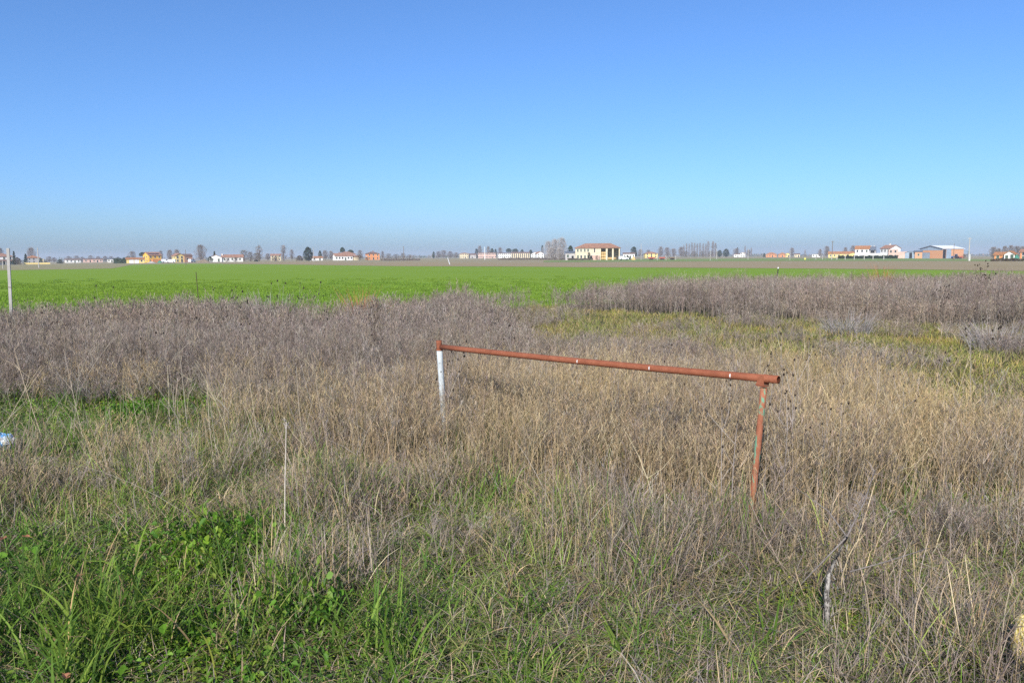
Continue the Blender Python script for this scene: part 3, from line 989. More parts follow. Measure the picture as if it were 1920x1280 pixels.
# -- the yellow houses
r = house('garage', 'low pale yellow garage with white doors below the big yellow house', 'garage', 259, 425, 8.7, 6, 2.25, 0.85, 'gx', LEMON, TILEO, 0, 1, 0, False)
for x_ in (-1.9, 0.6):
    window(r, x_, -0.002, 0.95, 2.0, 1.8, 'f', TRIM, VANW, 'door')
window(r, 3.0, -0.002, 1.3, 0.8, 0.9)
r = house('yellow_house', 'bright yellow house with dark solar panels on its roof', 'house', 296, 500, 8.2, 7.5, 4.6, 2.1, 'gx', YELLOW, TILE, 26, 2, 3, side='l')
for k in range(4):
    o = MB().box(-0.8, 0.8, -0.06, 0.0, 0, 1.0).build('solar_panel', SOLAR, r)
    o.location = (-2.7 + k * 1.75, 0.9, 5.3)
    o.rotation_euler = (R(-60), 0, 0)
MB().box(-2.5, 4.0, -2.0, -0.01, 0, 2.1).build('porch', ORANGE, r)
r = house('brick_house', 'house with a pale yellow gable and a red brick wing, right of the parked vans', 'house', 342, 470, 5.0, 5.5, 4.0, 1.5, 'gy', LEMON, TILE, 22, 2, 2, side='l')
block(r, 4.6, 5, 3.9, 1.2, 'gx', BRICK, TILED, 4.9, 1.6, 0.35)
window(r, 4.2, -0.91, 2.2, 1.2, 1.0, 'f', TRIM, DARK)

def van(name, label, px, D, yaw, paint, L=4.6, H=2.0):
    p = spot(px, D)
    r = thing(name, label, 'van', p, -bearing(p) + R(yaw))
    prof = [(-L / 2, 0.35), (L / 2, 0.35), (L / 2, 0.95), (L / 2 - 0.75, 1.1), (L / 2 - 1.35, H), (-L / 2 + 0.1, H), (-L / 2, H - 0.15)]
    n = len(prof)
    mb = MB()
    mb.add([(x, -0.9, z) for x, z in prof] + [(x, 0.9, z) for x, z in prof],
           [tuple(range(n)), tuple(range(2 * n - 1, n - 1, -1))] + [((i + 1) % n, i, n + i, n + (i + 1) % n) for i in range(n)])
    mb.build('body', paint, r)
    MB().box(L / 2 - 2.2, L / 2 - 1.4, -0.912, -0.9, 1.15, H - 0.2).build('side_window', GLASS, r)
    ws = MB()
    ws.add([(L / 2 - 0.74, -0.75, 1.14), (L / 2 - 0.74, 0.75, 1.14), (L / 2 - 1.28, 0.75, H - 0.1), (L / 2 - 1.28, -0.75, H - 0.1)], [(0, 1, 2, 3)])
    ws.build('windscreen', GLASS, r)
    for sx in (-1, 1):
        for sy in (-1, 1):
            MB().tube([(sx * L * 0.31, sy * 0.72, 0.34), (sx * L * 0.31, sy * 0.92, 0.34)], [0.34, 0.34], 14).build('wheel', TYRE, r)
    return r
van('parked_van', 'tall white van parked beside the green tarpaulin heap', 315.5, 452, 12, VANW, 4.4, 2.1)
van('parked_van', 'long white van parked in front of the yellow gable', 325.5, 452, 165, VANW, 4.9, 1.9)
van('parked_van', 'white van parked to the right of the brick wing', 364.5, 452, 55, VANW, 4.4, 1.9)

def heap(name, label, cat, px, wpx, ytop, D, mat, rough=0.25, depth=0.8):
    p = spot(px, D)
    w, h = wpx / FPX * D / 2, height_at(px, ytop, D)
    mb = MB()
    N, K = 18, 7
    vs = [(0, 0, h)]
    ph = [rv(0, 6) for _ in range(4)]
    for k in range(1, K + 1):
        for i in range(N):
            a = 2 * math.pi * i / N
            rr = k / K * (1 + rough * 0.5 * math.sin(a * 2 + ph[0]) + rough * 0.3 * math.sin(a * 5 + ph[1]))
            z = h * (1 - (k / K) ** 1.3) * (1 + rv(-rough, rough) * 0.5) - (0.05 if k == K else 0)
            vs.append((w * rr * math.cos(a), w * depth * rr * math.sin(a), z))
    fs = [(0, 1 + i, 1 + (i + 1) % N) for i in range(N)]
    for k in range(K - 1):
        for i in range(N):
            a, b2 = 1 + k * N + i, 1 + k * N + (i + 1) % N
            fs.append((a, a + N, b2 + N, b2))
    mb.add(vs, fs)
    o = mb.build(name, mat)
    o.location = p
    return tag(o, label, cat)
heap('tarp_heap', 'heap under a dark green tarpaulin in front of the bright yellow house', 'heap', 304.5, 12, 488.3, 448, GREENP)
heap('rubble_heap', 'grey rubble heap left of the green tarpaulin', 'heap', 289, 16, 490, 446, CONC)
heap('dirt_mound', 'brown earth mound below the tall bare tree', 'mound', 386.5, 25, 485.8, 440, M_DIRT)

# -- the white villa
r = house('white_villa', 'long white single storey villa with a gabled left wing and a red roof', 'house', 408.5, 490, 7.4, 9, 2.9, 1.7, 'gy', WHITE, TILE, 0, 1, 2, True)
block(r, 12.4, 7, 2.9, 1.7, 'gx', WHITE, TILE, 10.0, 4.5, 0.5)
for k in range(5):
    window(r, 5.2 + k * 2.3, 0.998, 1.6, 0.9, 1.2, 'f', TRIM, GLASS if k % 2 else SHUT)
chimney(r, 4.0, 3.2, 3.3, 1.7, WHITE)
house('pale_house', 'pale cream house behind the tall thin bare trees', 'house', 521, 610, 7.6, 7, 4.1, 1.3, 'gx', CREAM, TILE, 0, 2, 3)
r = house('white_shed', 'small white shed with an orange roof right of the big dark evergreen', 'shed', 598, 560, 7.8, 5, 2.1, 1.0, 'gx', WHITE, TILEO, 14, 1, 2)
# -- the white farmstead
r = house('white_farmstead', 'long white farmstead with stacked red roofs below two dark pines', 'house', 648, 560, 12.6, 7, 3.1, 2.0, 'gx', WHITE, TILE, 14, 1, 6, True, chim=(-2.5,))
block(r, 11, 8, 4.5, 1.7, 'hip', PINKW, TILE, 5.0, 12, 0.5)
block(r, 4.2, 5, 2.6, 0.9, 'gx', CREAM, TILE, 9.0, 3, 0.4)
r = house('orange_house', 'orange two storey house with a hip roof standing alone right of the white farmstead', 'house', 703, 620, 9.6, 8, 4.9, 1.5, 'hip', ORANGE, TILED, 12, 2, 3, chim=(0.5,))
MB().box(-5.6, -4.805, 1.0, 5.5, 2.2, 3.2).build('balcony', GREYW, r)

# -- the hamlet in the middle distance
house('cream_block', 'small cream two storey house, leftmost of the hamlet left of the farmhouse', 'house', 872, 900, 9.8, 8, 5.6, 0.9, 'hip', CREAM, TILE, 4, 2, 4)
house('red_roof_barn', 'dark red roofed low barn between the cream house and the pink row', 'barn', 887, 905, 9.0, 8, 4.2, 1.4, 'gx', GREYW, TILED, 0, 1, 3)
house('pink_row', 'left pink house of the long flat roofed row', 'house', 906, 900, 10.2, 9, 6.0, 0.5, 'hip', PINKW, TILE, 0, 2, 6)
house('pink_row', 'right pink house of the long flat roofed row', 'house', 923, 901, 10.0, 9, 6.0, 0.5, 'hip', PINKW, TILE, 0, 2, 6)
house('white_row', 'white block with a flat roof between the pink row and the yellow barn', 'house', 947, 890, 15, 9, 5.5, 0.7, 'gx', WHITE, TILED, 0, 2, 7)
r = house('yellow_barn', 'long yellow barn with dark upright openings under a brown roof', 'barn', 977, 880, 20.5, 9, 5.6, 1.3, 'gx', CREAM, TILED, 0, 1, 0, False)
for k in range(9):
    window(r, -9 + k * 2.25, -0.002, 2.7, 0.85, 4.6, 'f', TRIM, DARK, 'opening')
house('gabled_house', 'white gabled house at the right end of the hamlet, left of the bare tree clump', 'house', 1004, 800, 8.5, 8, 4.2, 2.2, 'gy', WHITE, TILEO, -6, 2, 3)
house('gabled_house', 'white gabled house nearest the bare tree clump left of the farmhouse', 'house', 1014, 780, 7.0, 8, 4.6, 2.0, 'gy', WHITE, TILEO, 14, 2, 2)

# -- the farmhouse with its open hay barn
FD = 358.0
p = spot(1120.5, FD)
r = thing('farmhouse', 'old farmhouse with a red hip roof and an open hay barn at its right end', 'house', p, -bearing(p) + R(-3))
mpp = FD / FPX
def fx(px_): return (px_ - 1120.5) * mpp
EAVE = 5.55
MB().box(fx(1079), fx(1126.5), 0, 9, 0, EAVE - 0.17).build('wall', STONE, r)
MB().box(fx(1126.5) + 0.003, fx(1161), 8.6, 9, 0, EAVE - 0.17).build('rear_wall', STONE, r)
MB().box(fx(1160.0), fx(1161.6), 0.6, 8.55, 0, EAVE - 0.17).build('end_wall', STONE, r)
for a_, b_2 in ((1135.6, 1138.9), (1147.2, 1150.1), (1159.6, 1161.6)):
    MB().box(fx(a_), fx(b_2), -0.02, 0.58, 0, EAVE - 0.17).build('column', STONE, r)
MB().box(fx(1126.5) + 0.002, fx(1161.5), 0.02, 0.5, EAVE - 0.55, EAVE - 0.19).build('beam', WOOD, r)
rf = prism_roof(fx(1161) - fx(1079), 9, EAVE, 2.05, 0.55, 'hip').build('roof', TILE, r)
rf.location = ((fx(1161) + fx(1079)) / 2, 4.5, 0)
for q in (1083.6, 1089.6, 1096.6, 1102.8):
    window(r, fx(q), -0.002, 4.4, 0.62, 1.2, 'f', TRIM, SHUT)
    window(r, fx(q + 0.4), -0.002, 1.5, 0.7, 1.35, 'f', TRIM, SHUT if q != 1089.6 else GLASS)
window(r, fx(1114.8), -0.002, 4.35, 0.5, 1.75, 'f', TRIM, DARK, 'opening')
window(r, fx(1115.5), -0.002, 1.3, 0.7, 0.9, 'f', TRIM, GLASS)
window(r, fx(1109), -0.002, 1.06, 1.0, 1.9, 'f', TRIM, DARK, 'door')
MB().box(fx(1110.8), fx(1124), -1.2, -0.01, 0, 2.1).build('lean_to', PINKW, r)
# hay bales in the open bay
root_rot = r.rotation_euler.z
def local_to_world(root, v):
    return Matrix.Translation(root.location) @ Matrix.Rotation(root.rotation_euler.z, 4, 'Z') @ Vector(v)
bale = MB().tube([(-0.6, 0, 0), (-0.55, 0, 0), (0.55, 0, 0), (0.6, 0, 0)], [0.56, 0.62, 0.62, 0.56], 14).mesh('hay_bale', STRAW)
nb_ = 0
for row, (cnt, zz) in enumerate(((4, 0.62), (4, 1.86), (3, 3.1))):
    for k in range(cnt):
        pos = local_to_world(r, (fx(1128.6) + (k % 2) * 1.26, 1.6 + (k // 2) * 1.3, zz))
        o = bpy.data.objects.new('hay_bale', bale)
        COL.objects.link(o)
        o.location = pos
        o.rotation_euler = (0, 0, root_rot)
        rw_ = ('bottom', 'middle', 'top')[row]
        tag(o, 'round straw bale in the ' + rw_ + ' layer of the stack in the open hay barn', 'hay bale', rw_ + ' layer of stacked straw bales')
for q, yy in ((1141.5, 0.9), (1144.3, 1.2), (1152.2, 0.9)):
    o = bpy.data.objects.new('hay_bale', bale)
    COL.objects.link(o)
    o.location = local_to_world(r, (fx(q), yy, 0.62))
    o.rotation_euler = (0, 0, root_rot + 0.5)
    tag(o, 'round straw bale lying on the floor between the barn columns', 'hay bale', 'bales on the barn floor')

house('grey_shed', 'low grey shed against the left end of the old farmhouse', 'shed', 1069.5, 362, 4.4, 5, 3.4, 0.7, 'gx', GREYW, SHEETD, 0, 1, 2)
heap('straw_heap', 'golden straw heap right of the open hay barn', 'heap', 1187.5, 11, 480.4, 352, STRAW, 0.2)
house('white_outbuilding', 'long low white outbuilding behind and right of the farmhouse', 'house', 1179, 560, 8.2, 6, 3.4, 0.8, 'gx', WHITE, TILED, 0, 1, 4)
van('parked_van', 'white van parked right of the open hay barn', 1169, 350, 20, VANW, 4.2, 1.7)
house('ochre_house', 'ochre house with a clay roof behind the farm trailers', 'house', 1221, 640, 10.2, 8, 3.7, 1.4, 'hip', LEMON, TILE, 10, 2, 3)

def trailer(label, px, D, paint, yaw, L=2.9):
    p = spot(px, D)
    r = thing('farm_trailer', label, 'trailer', p, -bearing(p) + R(yaw))
    bed = MB().box(-L / 2, L / 2, -0.8, 0.8, 0.62, 0.75)
    for x0, x1, y0, y1 in ((-L / 2, L / 2, -0.8, -0.74), (-L / 2, L / 2, 0.74, 0.8), (-L / 2, -L / 2 + 0.06, -0.74, 0.74), (L / 2 - 0.06, L / 2, -0.74, 0.74)):
        bed.box(x0, x1, y0, y1, 0.752, 1.25)
    bed.build('bed', paint, r)
    MB().tube([(L / 2, 0, 0.68), (L / 2 + 1.2, 0, 0.45)], [0.05, 0.05], 6).build('drawbar', paint, r)
    for sx in (-0.5, 0.35):
        for sy in (-1, 1):
            MB().tube([(sx, sy * 0.78, 0.36), (sx, sy * 0.98, 0.36)], [0.36, 0.36], 14).build('wheel', TYRE, r)
trailer('red farm trailer, left of the machines parked right of the farmhouse', 1221, 345, REDP, 5)
trailer('red farm trailer, middle of the machines parked right of the farmhouse', 1241, 345, REDP, -4, 2.6)
trailer('dark farm trailer, rightmost of the machines parked right of the farmhouse', 1260, 345, WOOD, 8, 2.6)

# -- far houses right of centre
house('white_house', 'white house beside the dark round tree, right of the poplar row', 'house', 1382, 850, 8.5, 7, 3.2, 0.8, 'gx', WHITE, TILED, -8, 1, 3)
house('white_house', 'taller white gable end joined to the white house right of the round tree', 'house', 1391, 840, 5.0, 7, 4.2, 1.1, 'gy', WHITE, TILE, -8, 2, 2)
house('orange_villa', 'low orange villa with an orange roof, left of the orange and yellow pair', 'house', 1444, 850, 11, 8, 3.0, 1.9, 'hip', ORANGE, TILEO, 0, 1, 4)
house('orange_villa', 'orange house with a yellow wing, right of the low orange villa', 'house', 1465, 840, 8, 8, 3.0, 1.9, 'hip', ORANGE, TILEO, 0, 1, 3)
house('yellow_wing', 'yellow gabled house touching the right side of the orange house', 'house', 1474.5, 835, 4.0, 6, 3.6, 1.0, 'gy', LEMON, TILEO, 0, 1, 2)
house('cream_house', 'tiny cream house left of the pole before the low yellow farm building', 'house', 1492.5, 820, 5.2, 6, 3.0, 0.9, 'gx', CREAM, TILED, 0, 1, 2)
house('long_shed', 'pale flat shed far off left of the long low yellow building', 'shed', 1528, 760, 7.5, 5, 2.9, 0.3, 'gx', WHITE, CONC, 0, 1, 3)
r = house('long_yellow_house', 'long low yellow building with an orange roof left of the white houses', 'house', 1574, 590, 17.5, 8, 3.0, 1.7, 'gx', LEMON, TILEO, 0, 1, 6, True)
block(r, 6, 6, 2.6, 1.3, 'gy', LEMON, TILEO, 8.2, -1.0, 0.4)

# -- white pair behind the hedge
r = house('white_farmhouse', 'left white house of the pair behind the dark hedge, with an orange brown roof', 'house', 1613, 455, 7.4, 7.5, 5.4, 1.9, 'gx', WHITE, TILEO, -6, 2, 3)
MB().box(3.72, 7.0, 1.6, 6, 0, 4.9).build('link_wing', GREYW, r)
window(r, 5.4, 1.598, 3.6, 2.2, 1.5, 'f', TRIM, DARK, 'loggia')
lr = MB()
lr.add([(3.5, 0.9, 4.7), (7.2, 0.9, 4.7), (7.2, 4, 6.6), (3.5, 4, 6.6), (3.5, 0.9, 4.91), (7.2, 0.9, 4.91), (7.2, 4, 6.8), (3.5, 4, 6.8)],
       [(3, 2, 1, 0), (4, 5, 6, 7), (0, 1, 5, 4), (1, 2, 6, 5), (3, 0, 4, 7), (2, 3, 7, 6)])
lr.build('link_roof', SHEETD, r)
MB().box(-3.6, 14, -1.6, -1.3, 0, 2.9).build('terrace_wall', WHITE, r)
for k in (4.3, 6.0):
    chimney(r, k, 4.2, 6.3, 1.0, GREYW)
r = house('white_farmhouse', 'right white house of the pair behind the dark hedge, its gable facing the barn', 'house', 1656, 450, 7.2, 7.6, 5.6, 2.0, 'gx', WHITE, TILE, -46, 2, 3, chim=(-0.5, WHITE))
for z_ in (1.8, 4.2):
    for yy in (2.2, 5.2):
        window(r, 3.602, yy, z_, 0.8, 1.2, 'r', TRIM, GLASS)
r = house('brick_ruin', 'roofless pinkish brick outbuilding with a stepped top, right of the white houses', 'shed', 1671, 440, 4.6, 6, 5.0, 0, 'flat', PINKW, TILE, 0, 2, 2, False)
MB().box(2.305, 9.3, 0.2, 5, 0, 3.7).build('low_wing', PINKW, r)
window(r, 6.8, 0.198, 2.2, 0.9, 0.9, 'f', TRIM, DARK)
# -- arched shed
p = spot(1703.5, 436)
r = thing('arched_shed', 'small grey sheet metal shed with a curved roof and a dark doorway', 'shed', p, -bearing(p))
n = 12
pts = [(-2.75 + 5.5 * i / n, 3.0 + 0.75 * math.sin(math.pi * i / n)) for i in range(n + 1)]
mb = MB()
ring = [(-2.75, 0)] + pts + [(2.75, 0)]
mb.add([(x, 0, z) for x, z in ring] + [(x, 7, z) for x, z in ring], [tuple(range(len(ring) - 1, -1, -1)), tuple(range(len(ring), 2 * len(ring)))] + [(i, i + 1, len(ring) + i + 1, len(ring) + i) for i in range(len(ring) - 1)])
mb.build('wall', SHEET, r)
mb = MB()
for (x0, z0), (x1, z1) in zip(pts, pts[1:]):
    mb.add([(x0 * 1.05, -0.3, z0 + 0.05), (x1 * 1.05, -0.3, z1 + 0.05), (x1 * 1.05, 7.3, z1 + 0.05), (x0 * 1.05, 7.3, z0 + 0.05),
            (x0 * 1.05, -0.3, z0 + 0.2), (x1 * 1.05, -0.3, z1 + 0.2), (x1 * 1.05, 7.3, z1 + 0.2), (x0 * 1.05, 7.3, z0 + 0.2)],
           [(3, 2, 1, 0), (4, 5, 6, 7), (0, 1, 5, 4)])
mb.build('roof', SHEETD, r)
window(r, 0.1, -0.004, 1.6, 1.3, 3.1, 'f', SHEETD, DARK, 'doorway')
house('brick_annex', 'narrow orange brick annex with a dark roof between the arched shed and the barn', 'shed', 1718.5, 433, 3.6, 6, 3.7, 0.7, 'gx', BLOCK, SHEETD, 4, 1, 1, False)

# -- the big barn
p = spot(1763, 427)
th = R(48)
r = thing('brick_barn', 'big orange brick barn with a pale metal roof and grey sheet doors', 'barn', p, -bearing(p) + th)
bw, bd, bh, brh = 15.2, 15.0, 5.35, 1.75
block(r, bw, bd, bh, brh, 'gx', BLOCK, METALW, bw / 2, bd / 2, 0.5)
o = MB()
o.add([(-0.06, -0.02, bh - 0.9), (-0.06, bd + 0.02, bh - 0.9), (-0.06, bd + 0.02, bh - 0.2), (-0.06, bd / 2, bh + brh - 0.35), (-0.06, -0.02, bh - 0.2)], [(0, 4, 3, 2, 1)])
o.build('gable_cladding', SHEET, r)
tr = MB()
for y0, y1, z0, z1 in ((-0.5, bd / 2, bh, bh + brh), (bd / 2, bd + 0.5, bh + brh, bh)):
    tr.add([(-0.56, y0, z0 - 0.3), (-0.56, y1, z1 - 0.3), (-0.56, y1, z1 + 0.06), (-0.56, y0, z0 + 0.06)], [(0, 3, 2, 1)])
tr.build('verge_trim', SHEETD, r)
window(r, -0.004, 11.2, 1.6, 6.0, 3.1, 'l', SHEETD, SHEET, 'door')
window(r, -0.01, 14.0, 1.9, 1.1, 2.4, 'l', SHEETD, DARK, 'doorway')
window(r, 1.3, -0.004, 2.45, 2.0, 4.7, 'f', SHEETD, DARK, 'doorway')
MB().box(2.6, 6.0, -0.2, -0.08, 0.05, 4.9).build('sliding_door', SHEET, r)
MB().box(bw + 0.01, bw + 4.2, 0.4, 6, 3.7, 3.85).build('canopy', GREENP, r)
MB().box(bw + 3.9, bw + 4.1, 0.5, 0.7, 0, 3.69).build('canopy_post', SHEETD, r)

def tractor(label, px, D, paint, yaw):
    p = spot(px, D)
    r = thing('tractor', label, 'tractor', p, -bearing(p) + R(yaw))
    MB().box(0.1, 1.7, -0.35, 0.35, 0.7, 1.35).box(1.7, 1.8, -0.3, 0.3, 0.75, 1.25).build('bonnet', paint, r)
    MB().box(-1.0, 0.1, -0.55, 0.55, 0.75, 1.1).build('chassis', paint, r)
    cab = MB()
    for x_, y_ in ((-1.0, -0.55), (-1.0, 0.5), (0.05, -0.55), (0.05, 0.5)):
        cab.box(x_, x_ + 0.06, y_, y_ + 0.06, 1.1, 2.2)
    cab.build('cab_frame', paint, r)
    MB().box(-1.1, 0.2, -0.62, 0.62, 2.2, 2.32).build('cab_roof', paint, r)
    MB().box(-0.9, 0.0, -0.5, 0.48, 1.12, 2.18).build('cab_glass', GLASS, r)
    for sy in (-1, 1):
        MB().tube([(-0.7, sy * 0.62, 0.75), (-0.7, sy * 1.0, 0.75)], [0.75, 0.75], 18).build('rear_wheel', TYRE, r)
        MB().tube([(1.3, sy * 0.5, 0.42), (1.3, sy * 0.75, 0.42)], [0.42, 0.42], 14).build('front_wheel', TYRE, r)
tractor('blue tractor parked below the right end of the brick barn', 1787, 398, BLUEP, 160)
trailer('red trailer parked right of the blue tractor at the brick barn', 1796, 398, REDP, 10, 2.6)

# -- far right homestead behind brown shrubs
r = house('orange_roof_house', 'low house with orange roofs behind the brown hedge at the far right', 'house', 1873, 300, 4.6, 5, 1.9, 1.1, 'gx', ORANGE, TILEO, -10, 1, 2)
house('white_gable_house', 'small white gabled house among the shrubs at the far right', 'house', 1888, 296, 3.4, 5, 2.0, 1.4, 'gy', WHITE, TILEO, -12, 1, 2)
house('terracotta_house', 'terracotta red house cut by the right edge of the picture', 'house', 1921, 290, 4.4, 5, 3.0, 1.0, 'gx', ORANGE, TILE, -10, 2, 2)
heap('tarp_heap', 'pale green covered heap between the white gable and the terracotta house', 'heap', 1902, 12, 477.0, 285, GREENP)

# -- hedges
HEDGEC = plain('hedge_core_evergreen', (0.03, 0.05, 0.022), 0.4, 3.0)  # dark evergreen leaf colour for the solid core of the green hedges
def hedge(label, px0, px1, ytop, D, pal, name='hedge', dens=1300):
    pa, pb = spot(px0, D), spot(px1, D)
    L = (pb - pa).length
    h = height_at((px0 + px1) / 2, ytop, D)
    ph = rv(0, 6)
    mb = MB()
    for _ in range(int(dens * 1.8 * L / 10)):
        x = rv(-L / 2, L / 2)
        hh = h * (0.86 + 0.1 * math.sin(x * 1.7 + ph) + 0.06 * math.sin(x * 4.1))
        c = Vector((x, rv(-0.7, 0.7), hh * rnd.random() ** 0.7))
        mt = Matrix.Rotation(rv(0, 6.283), 3, 'Z') @ Matrix.Rotation(rv(-1.2, 1.2), 3, 'X')
        k = rv(0.12, 0.26)
        raw = [(-k, -0.5 * k, 0), (0.2 * k, -0.7 * k, 0.2 * k), (k, 0.1 * k, 0), (0.1 * k, 0.6 * k, -0.2 * k)]
        mb.add([tuple(c + mt @ Vector(q)) for q in raw], [(0, 1, 2), (0, 2, 3)], jit(rnd.choice(pal), 0.3))
    r = thing(name, label, 'hedge', (pa + pb) / 2, math.atan2(pb.y - pa.y, pb.x - pa.x))
    mb.build('foliage', M_FOLI, r)
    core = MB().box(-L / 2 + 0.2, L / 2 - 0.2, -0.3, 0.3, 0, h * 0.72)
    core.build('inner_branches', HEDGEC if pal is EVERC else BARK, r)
    return r
hedge('long dark clipped hedge in front of the white houses', 1569, 1680, 478.4, 410, EVERC)
hedge('dark evergreen hedge left of the pale yellow garage', 218, 243, 481.8, 430, EVERC, dens=900)
hedge('brown winter hedge in front of the homestead at the far right', 1855, 1945, 484.0, 222, BROWNC, dens=700)
hedge('low brown brush in front of the yellow barn and white gables', 935, 1065, 482.5, 420, TWIGC, dens=330)
hedge('low reddish brush at the foot of the farmhouse', 1064, 1112, 483.6, 352, BROWNC, dens=330)
hedge('low brown brush right of the orange house', 716, 790, 484.2, 420, TWIGC, dens=320)

# -- the trees, left to right
T = tree
T('poplar', 1, 9, 443, 400, 'tall bare tree cut by the left edge, above the white house')
T('conifer', 1, 10, 470, 395, 'dark conifer cut by the left edge of the picture')
T('bare', 8, 16, 466, 470, 'hazy bare tree behind the roof of the leftmost white house')
T('conifer', 33.5, 10, 471, 425, 'dark pointed conifer right of the leftmost white house')
T('redshrub', 39, 17, 482.5, 415, 'reddish brown shrub below the pointed conifer')
T('shrub', 31, 9, 488, 412, 'dark shrub at the foot of the pointed conifer')
T('bare', 66, 21, 465.5, 620, 'round bare tree behind the red roofed house')
T('conifer', 55, 11, 476, 500, 'dark conifer at the left end of the red roofed house')
T('shrub', 83, 9, 484, 540, 'dark shrub at the right end of the red roofed house')
T('shrub', 118.5, 13, 486.2, 520, 'dark green bush standing alone in the field at left')
T('redshrub', 92, 10, 489, 560, 'low brown bush right of the yellow garden wall')
for k_, (px_, w_, yt_) in enumerate(((99, 14, 481), (108, 12, 483), (135, 16, 481), (150, 14, 480), (160, 13, 482), (176, 15, 479.5), (190, 14, 481), (203, 14, 480.5), (214, 12, 481))):
    T('bare', px_, w_, yt_, 900, ORD[k_] + ' from the left of the hazy bare trees behind the small houses at left', 'bare trees behind the small houses')
T('bare', 254, 16, 472, 560, 'bare tree behind the pale yellow garage')
T('pine', 273, 14, 473, 520, 'dark pine between the garage and the bright yellow house')
T('brush', 246, 14, 481, 500, 'brown bare shrub behind the left end of the garage')
T('bare', 307, 12, 471, 540, 'bare tree behind the right end of the bright yellow house')
T('bare', 324, 17, 469.5, 540, 'left bare tree between the yellow and the brick house')
T('bare', 337, 18, 469, 545, 'right bare tree between the yellow and the brick house')
T('bare', 381.5, 25, 460.5, 470, 'big bare round tree above the brown earth mound')
T('conifer', 407, 10, 471, 560, 'dark conifer tip showing over the villa roof')
T('shrub', 398.5, 10, 480.5, 470, 'dark shrub at the left corner of the white villa')
T('brush', 430, 12, 485, 470, 'bare shrub before the long wing of the white villa')
T('brush', 446, 14, 483, 472, 'bare shrub before the right end of the white villa')
T('brush', 462, 22, 470, 520, 'broad bare brown tree at the right end of the white villa')
T('brush', 474, 18, 473, 515, 'lower bare tree right of the broad brown one')
T('poplar', 490, 17, 461.5, 540, 'tall slender bare tree right of the white villa')
T('brush', 486, 22, 475, 510, 'brown thicket under the tall slender tree')
T('shrub', 484, 10, 487, 480, 'dark low bush at the edge of the brown field')
T('bare', 506, 14, 476, 620, 'small bare tree left of the pale cream house')
T('poplar', 535.5, 19, 461.5, 560, 'tall thin bare tree in front of the pale cream house')
T('bare', 551, 11, 469, 640, 'small bare tree left of the big dark evergreen')
T('redshrub', 565, 16, 479, 540, 'reddish bush at the left foot of the big dark evergreen')
T('evergreen', 581.5, 22, 463.5, 520, 'big dark evergreen standing alone in mid distance')
T('brush', 520, 24, 481.5, 500, 'low bare bushes before the pale cream house')
T('roundtree', 603.5, 8, 470, 640, 'small dark round tree behind the orange roofed shed')
T('bare', 613, 16, 470, 640, 'bare tree left of the white farmstead')
T('bare', 624, 14, 471.5, 640, 'bare tree touching the left roof of the white farmstead')
T('pine', 645.5, 11, 464, 620, 'dark tall pine over the roofs of the white farmstead')
T('pine', 660.5, 13, 468.5, 610, 'flat topped umbrella pine over the roofs of the white farmstead')
T('bare', 678, 14, 470, 600, 'bare tree at the right end of the white farmstead')
T('brush', 676, 17, 478, 540, 'brown bush at the right end of the white farmstead')
T('bare', 720, 9, 471.5, 640, 'dark bare tree at the right wall of the orange house')
T('brush', 691, 10, 482, 560, 'bush at the left foot of the orange house')
for k_, (px_, w_, yt_) in enumerate(((731, 16, 476), (745, 16, 477), (758, 15, 475), (770, 14, 478))):
    T('brush', px_, w_, yt_, 900, ORD[k_] + ' from the left of the hazy thickets between orange house and pole', 'hazy thickets right of the orange house')
T('roundtree', 815, 6, 472, 900, 'small dark tree at the left end of the hazy grove')
for k_, (px_, w_, yt_) in enumerate(((824, 16, 472), (834, 17, 470), (846, 15, 471.5), (857, 12, 474))):
    T('bare', px_, w_, yt_, 950, ORD[k_] + ' bare tree from the left in the hazy grove left of the hamlet', 'hazy grove left of the hamlet')
T('cypress', 895, 7, 466.5, 940, 'dark cypress behind the left pink house')
T('bare', 901, 14, 462, 1000, 'hazy bare tree over the left pink house')
T('bare', 917, 12, 463, 1000, 'hazy bare tree over the right pink house')
T('roundtree', 924, 9, 466, 960, 'left of two small dark trees over the pink row')
T('roundtree', 930.5, 6, 467, 960, 'right of two small dark trees over the pink row')
T('bare', 939, 14, 465, 1000, 'hazy bare tree over the white block')
T('pine', 955, 12, 466, 950, 'dark pine between the white block and the yellow barn')
T('pine', 967, 13, 466.5, 950, 'dark flat pine over the left of the yellow barn roof')
T('roundtree', 980, 9, 468, 950, 'small dark tree over the yellow barn roof')
T('roundtree', 996, 9, 468.5, 900, 'small dark tree over the right end of the yellow barn')
T('cypress', 1017.5, 5, 460, 860, 'slim dark cypress left of the bare tree clump')
T('greytree', 1029, 22, 453.5, 372, 'left tree of the grey bare clump beside the farmhouse')
T('greytree', 1041, 24, 450, 376, 'middle tree of the grey bare clump beside the farmhouse')
T('greytree', 1054, 25, 447.5, 374, 'tallest tree of the grey bare clump beside the farmhouse')
T('greytree', 1035, 20, 464, 366, 'low bare tree at the left foot of the grey clump')
T('greytree', 1050, 20, 466, 366, 'low bare tree at the right foot of the grey clump')
T('roundtree', 1070, 14, 461, 385, 'dark green tree at the left gable of the farmhouse')
T('cypress', 1104.5, 6, 473.5, 355, 'small dark cypress against the front of the farmhouse')
T('brush', 1119, 10, 479.5, 354, 'bare shrub before the pink lean-to of the farmhouse')
T('brush', 1156, 9, 479.5, 354, 'reddish bare shrub before the right column of the hay barn')
T('roundtree', 1188, 14, 463, 720, 'dark bare tree behind the white outbuilding')
T('shrub', 1176, 14, 479.5, 400, 'green bush before the white outbuilding')
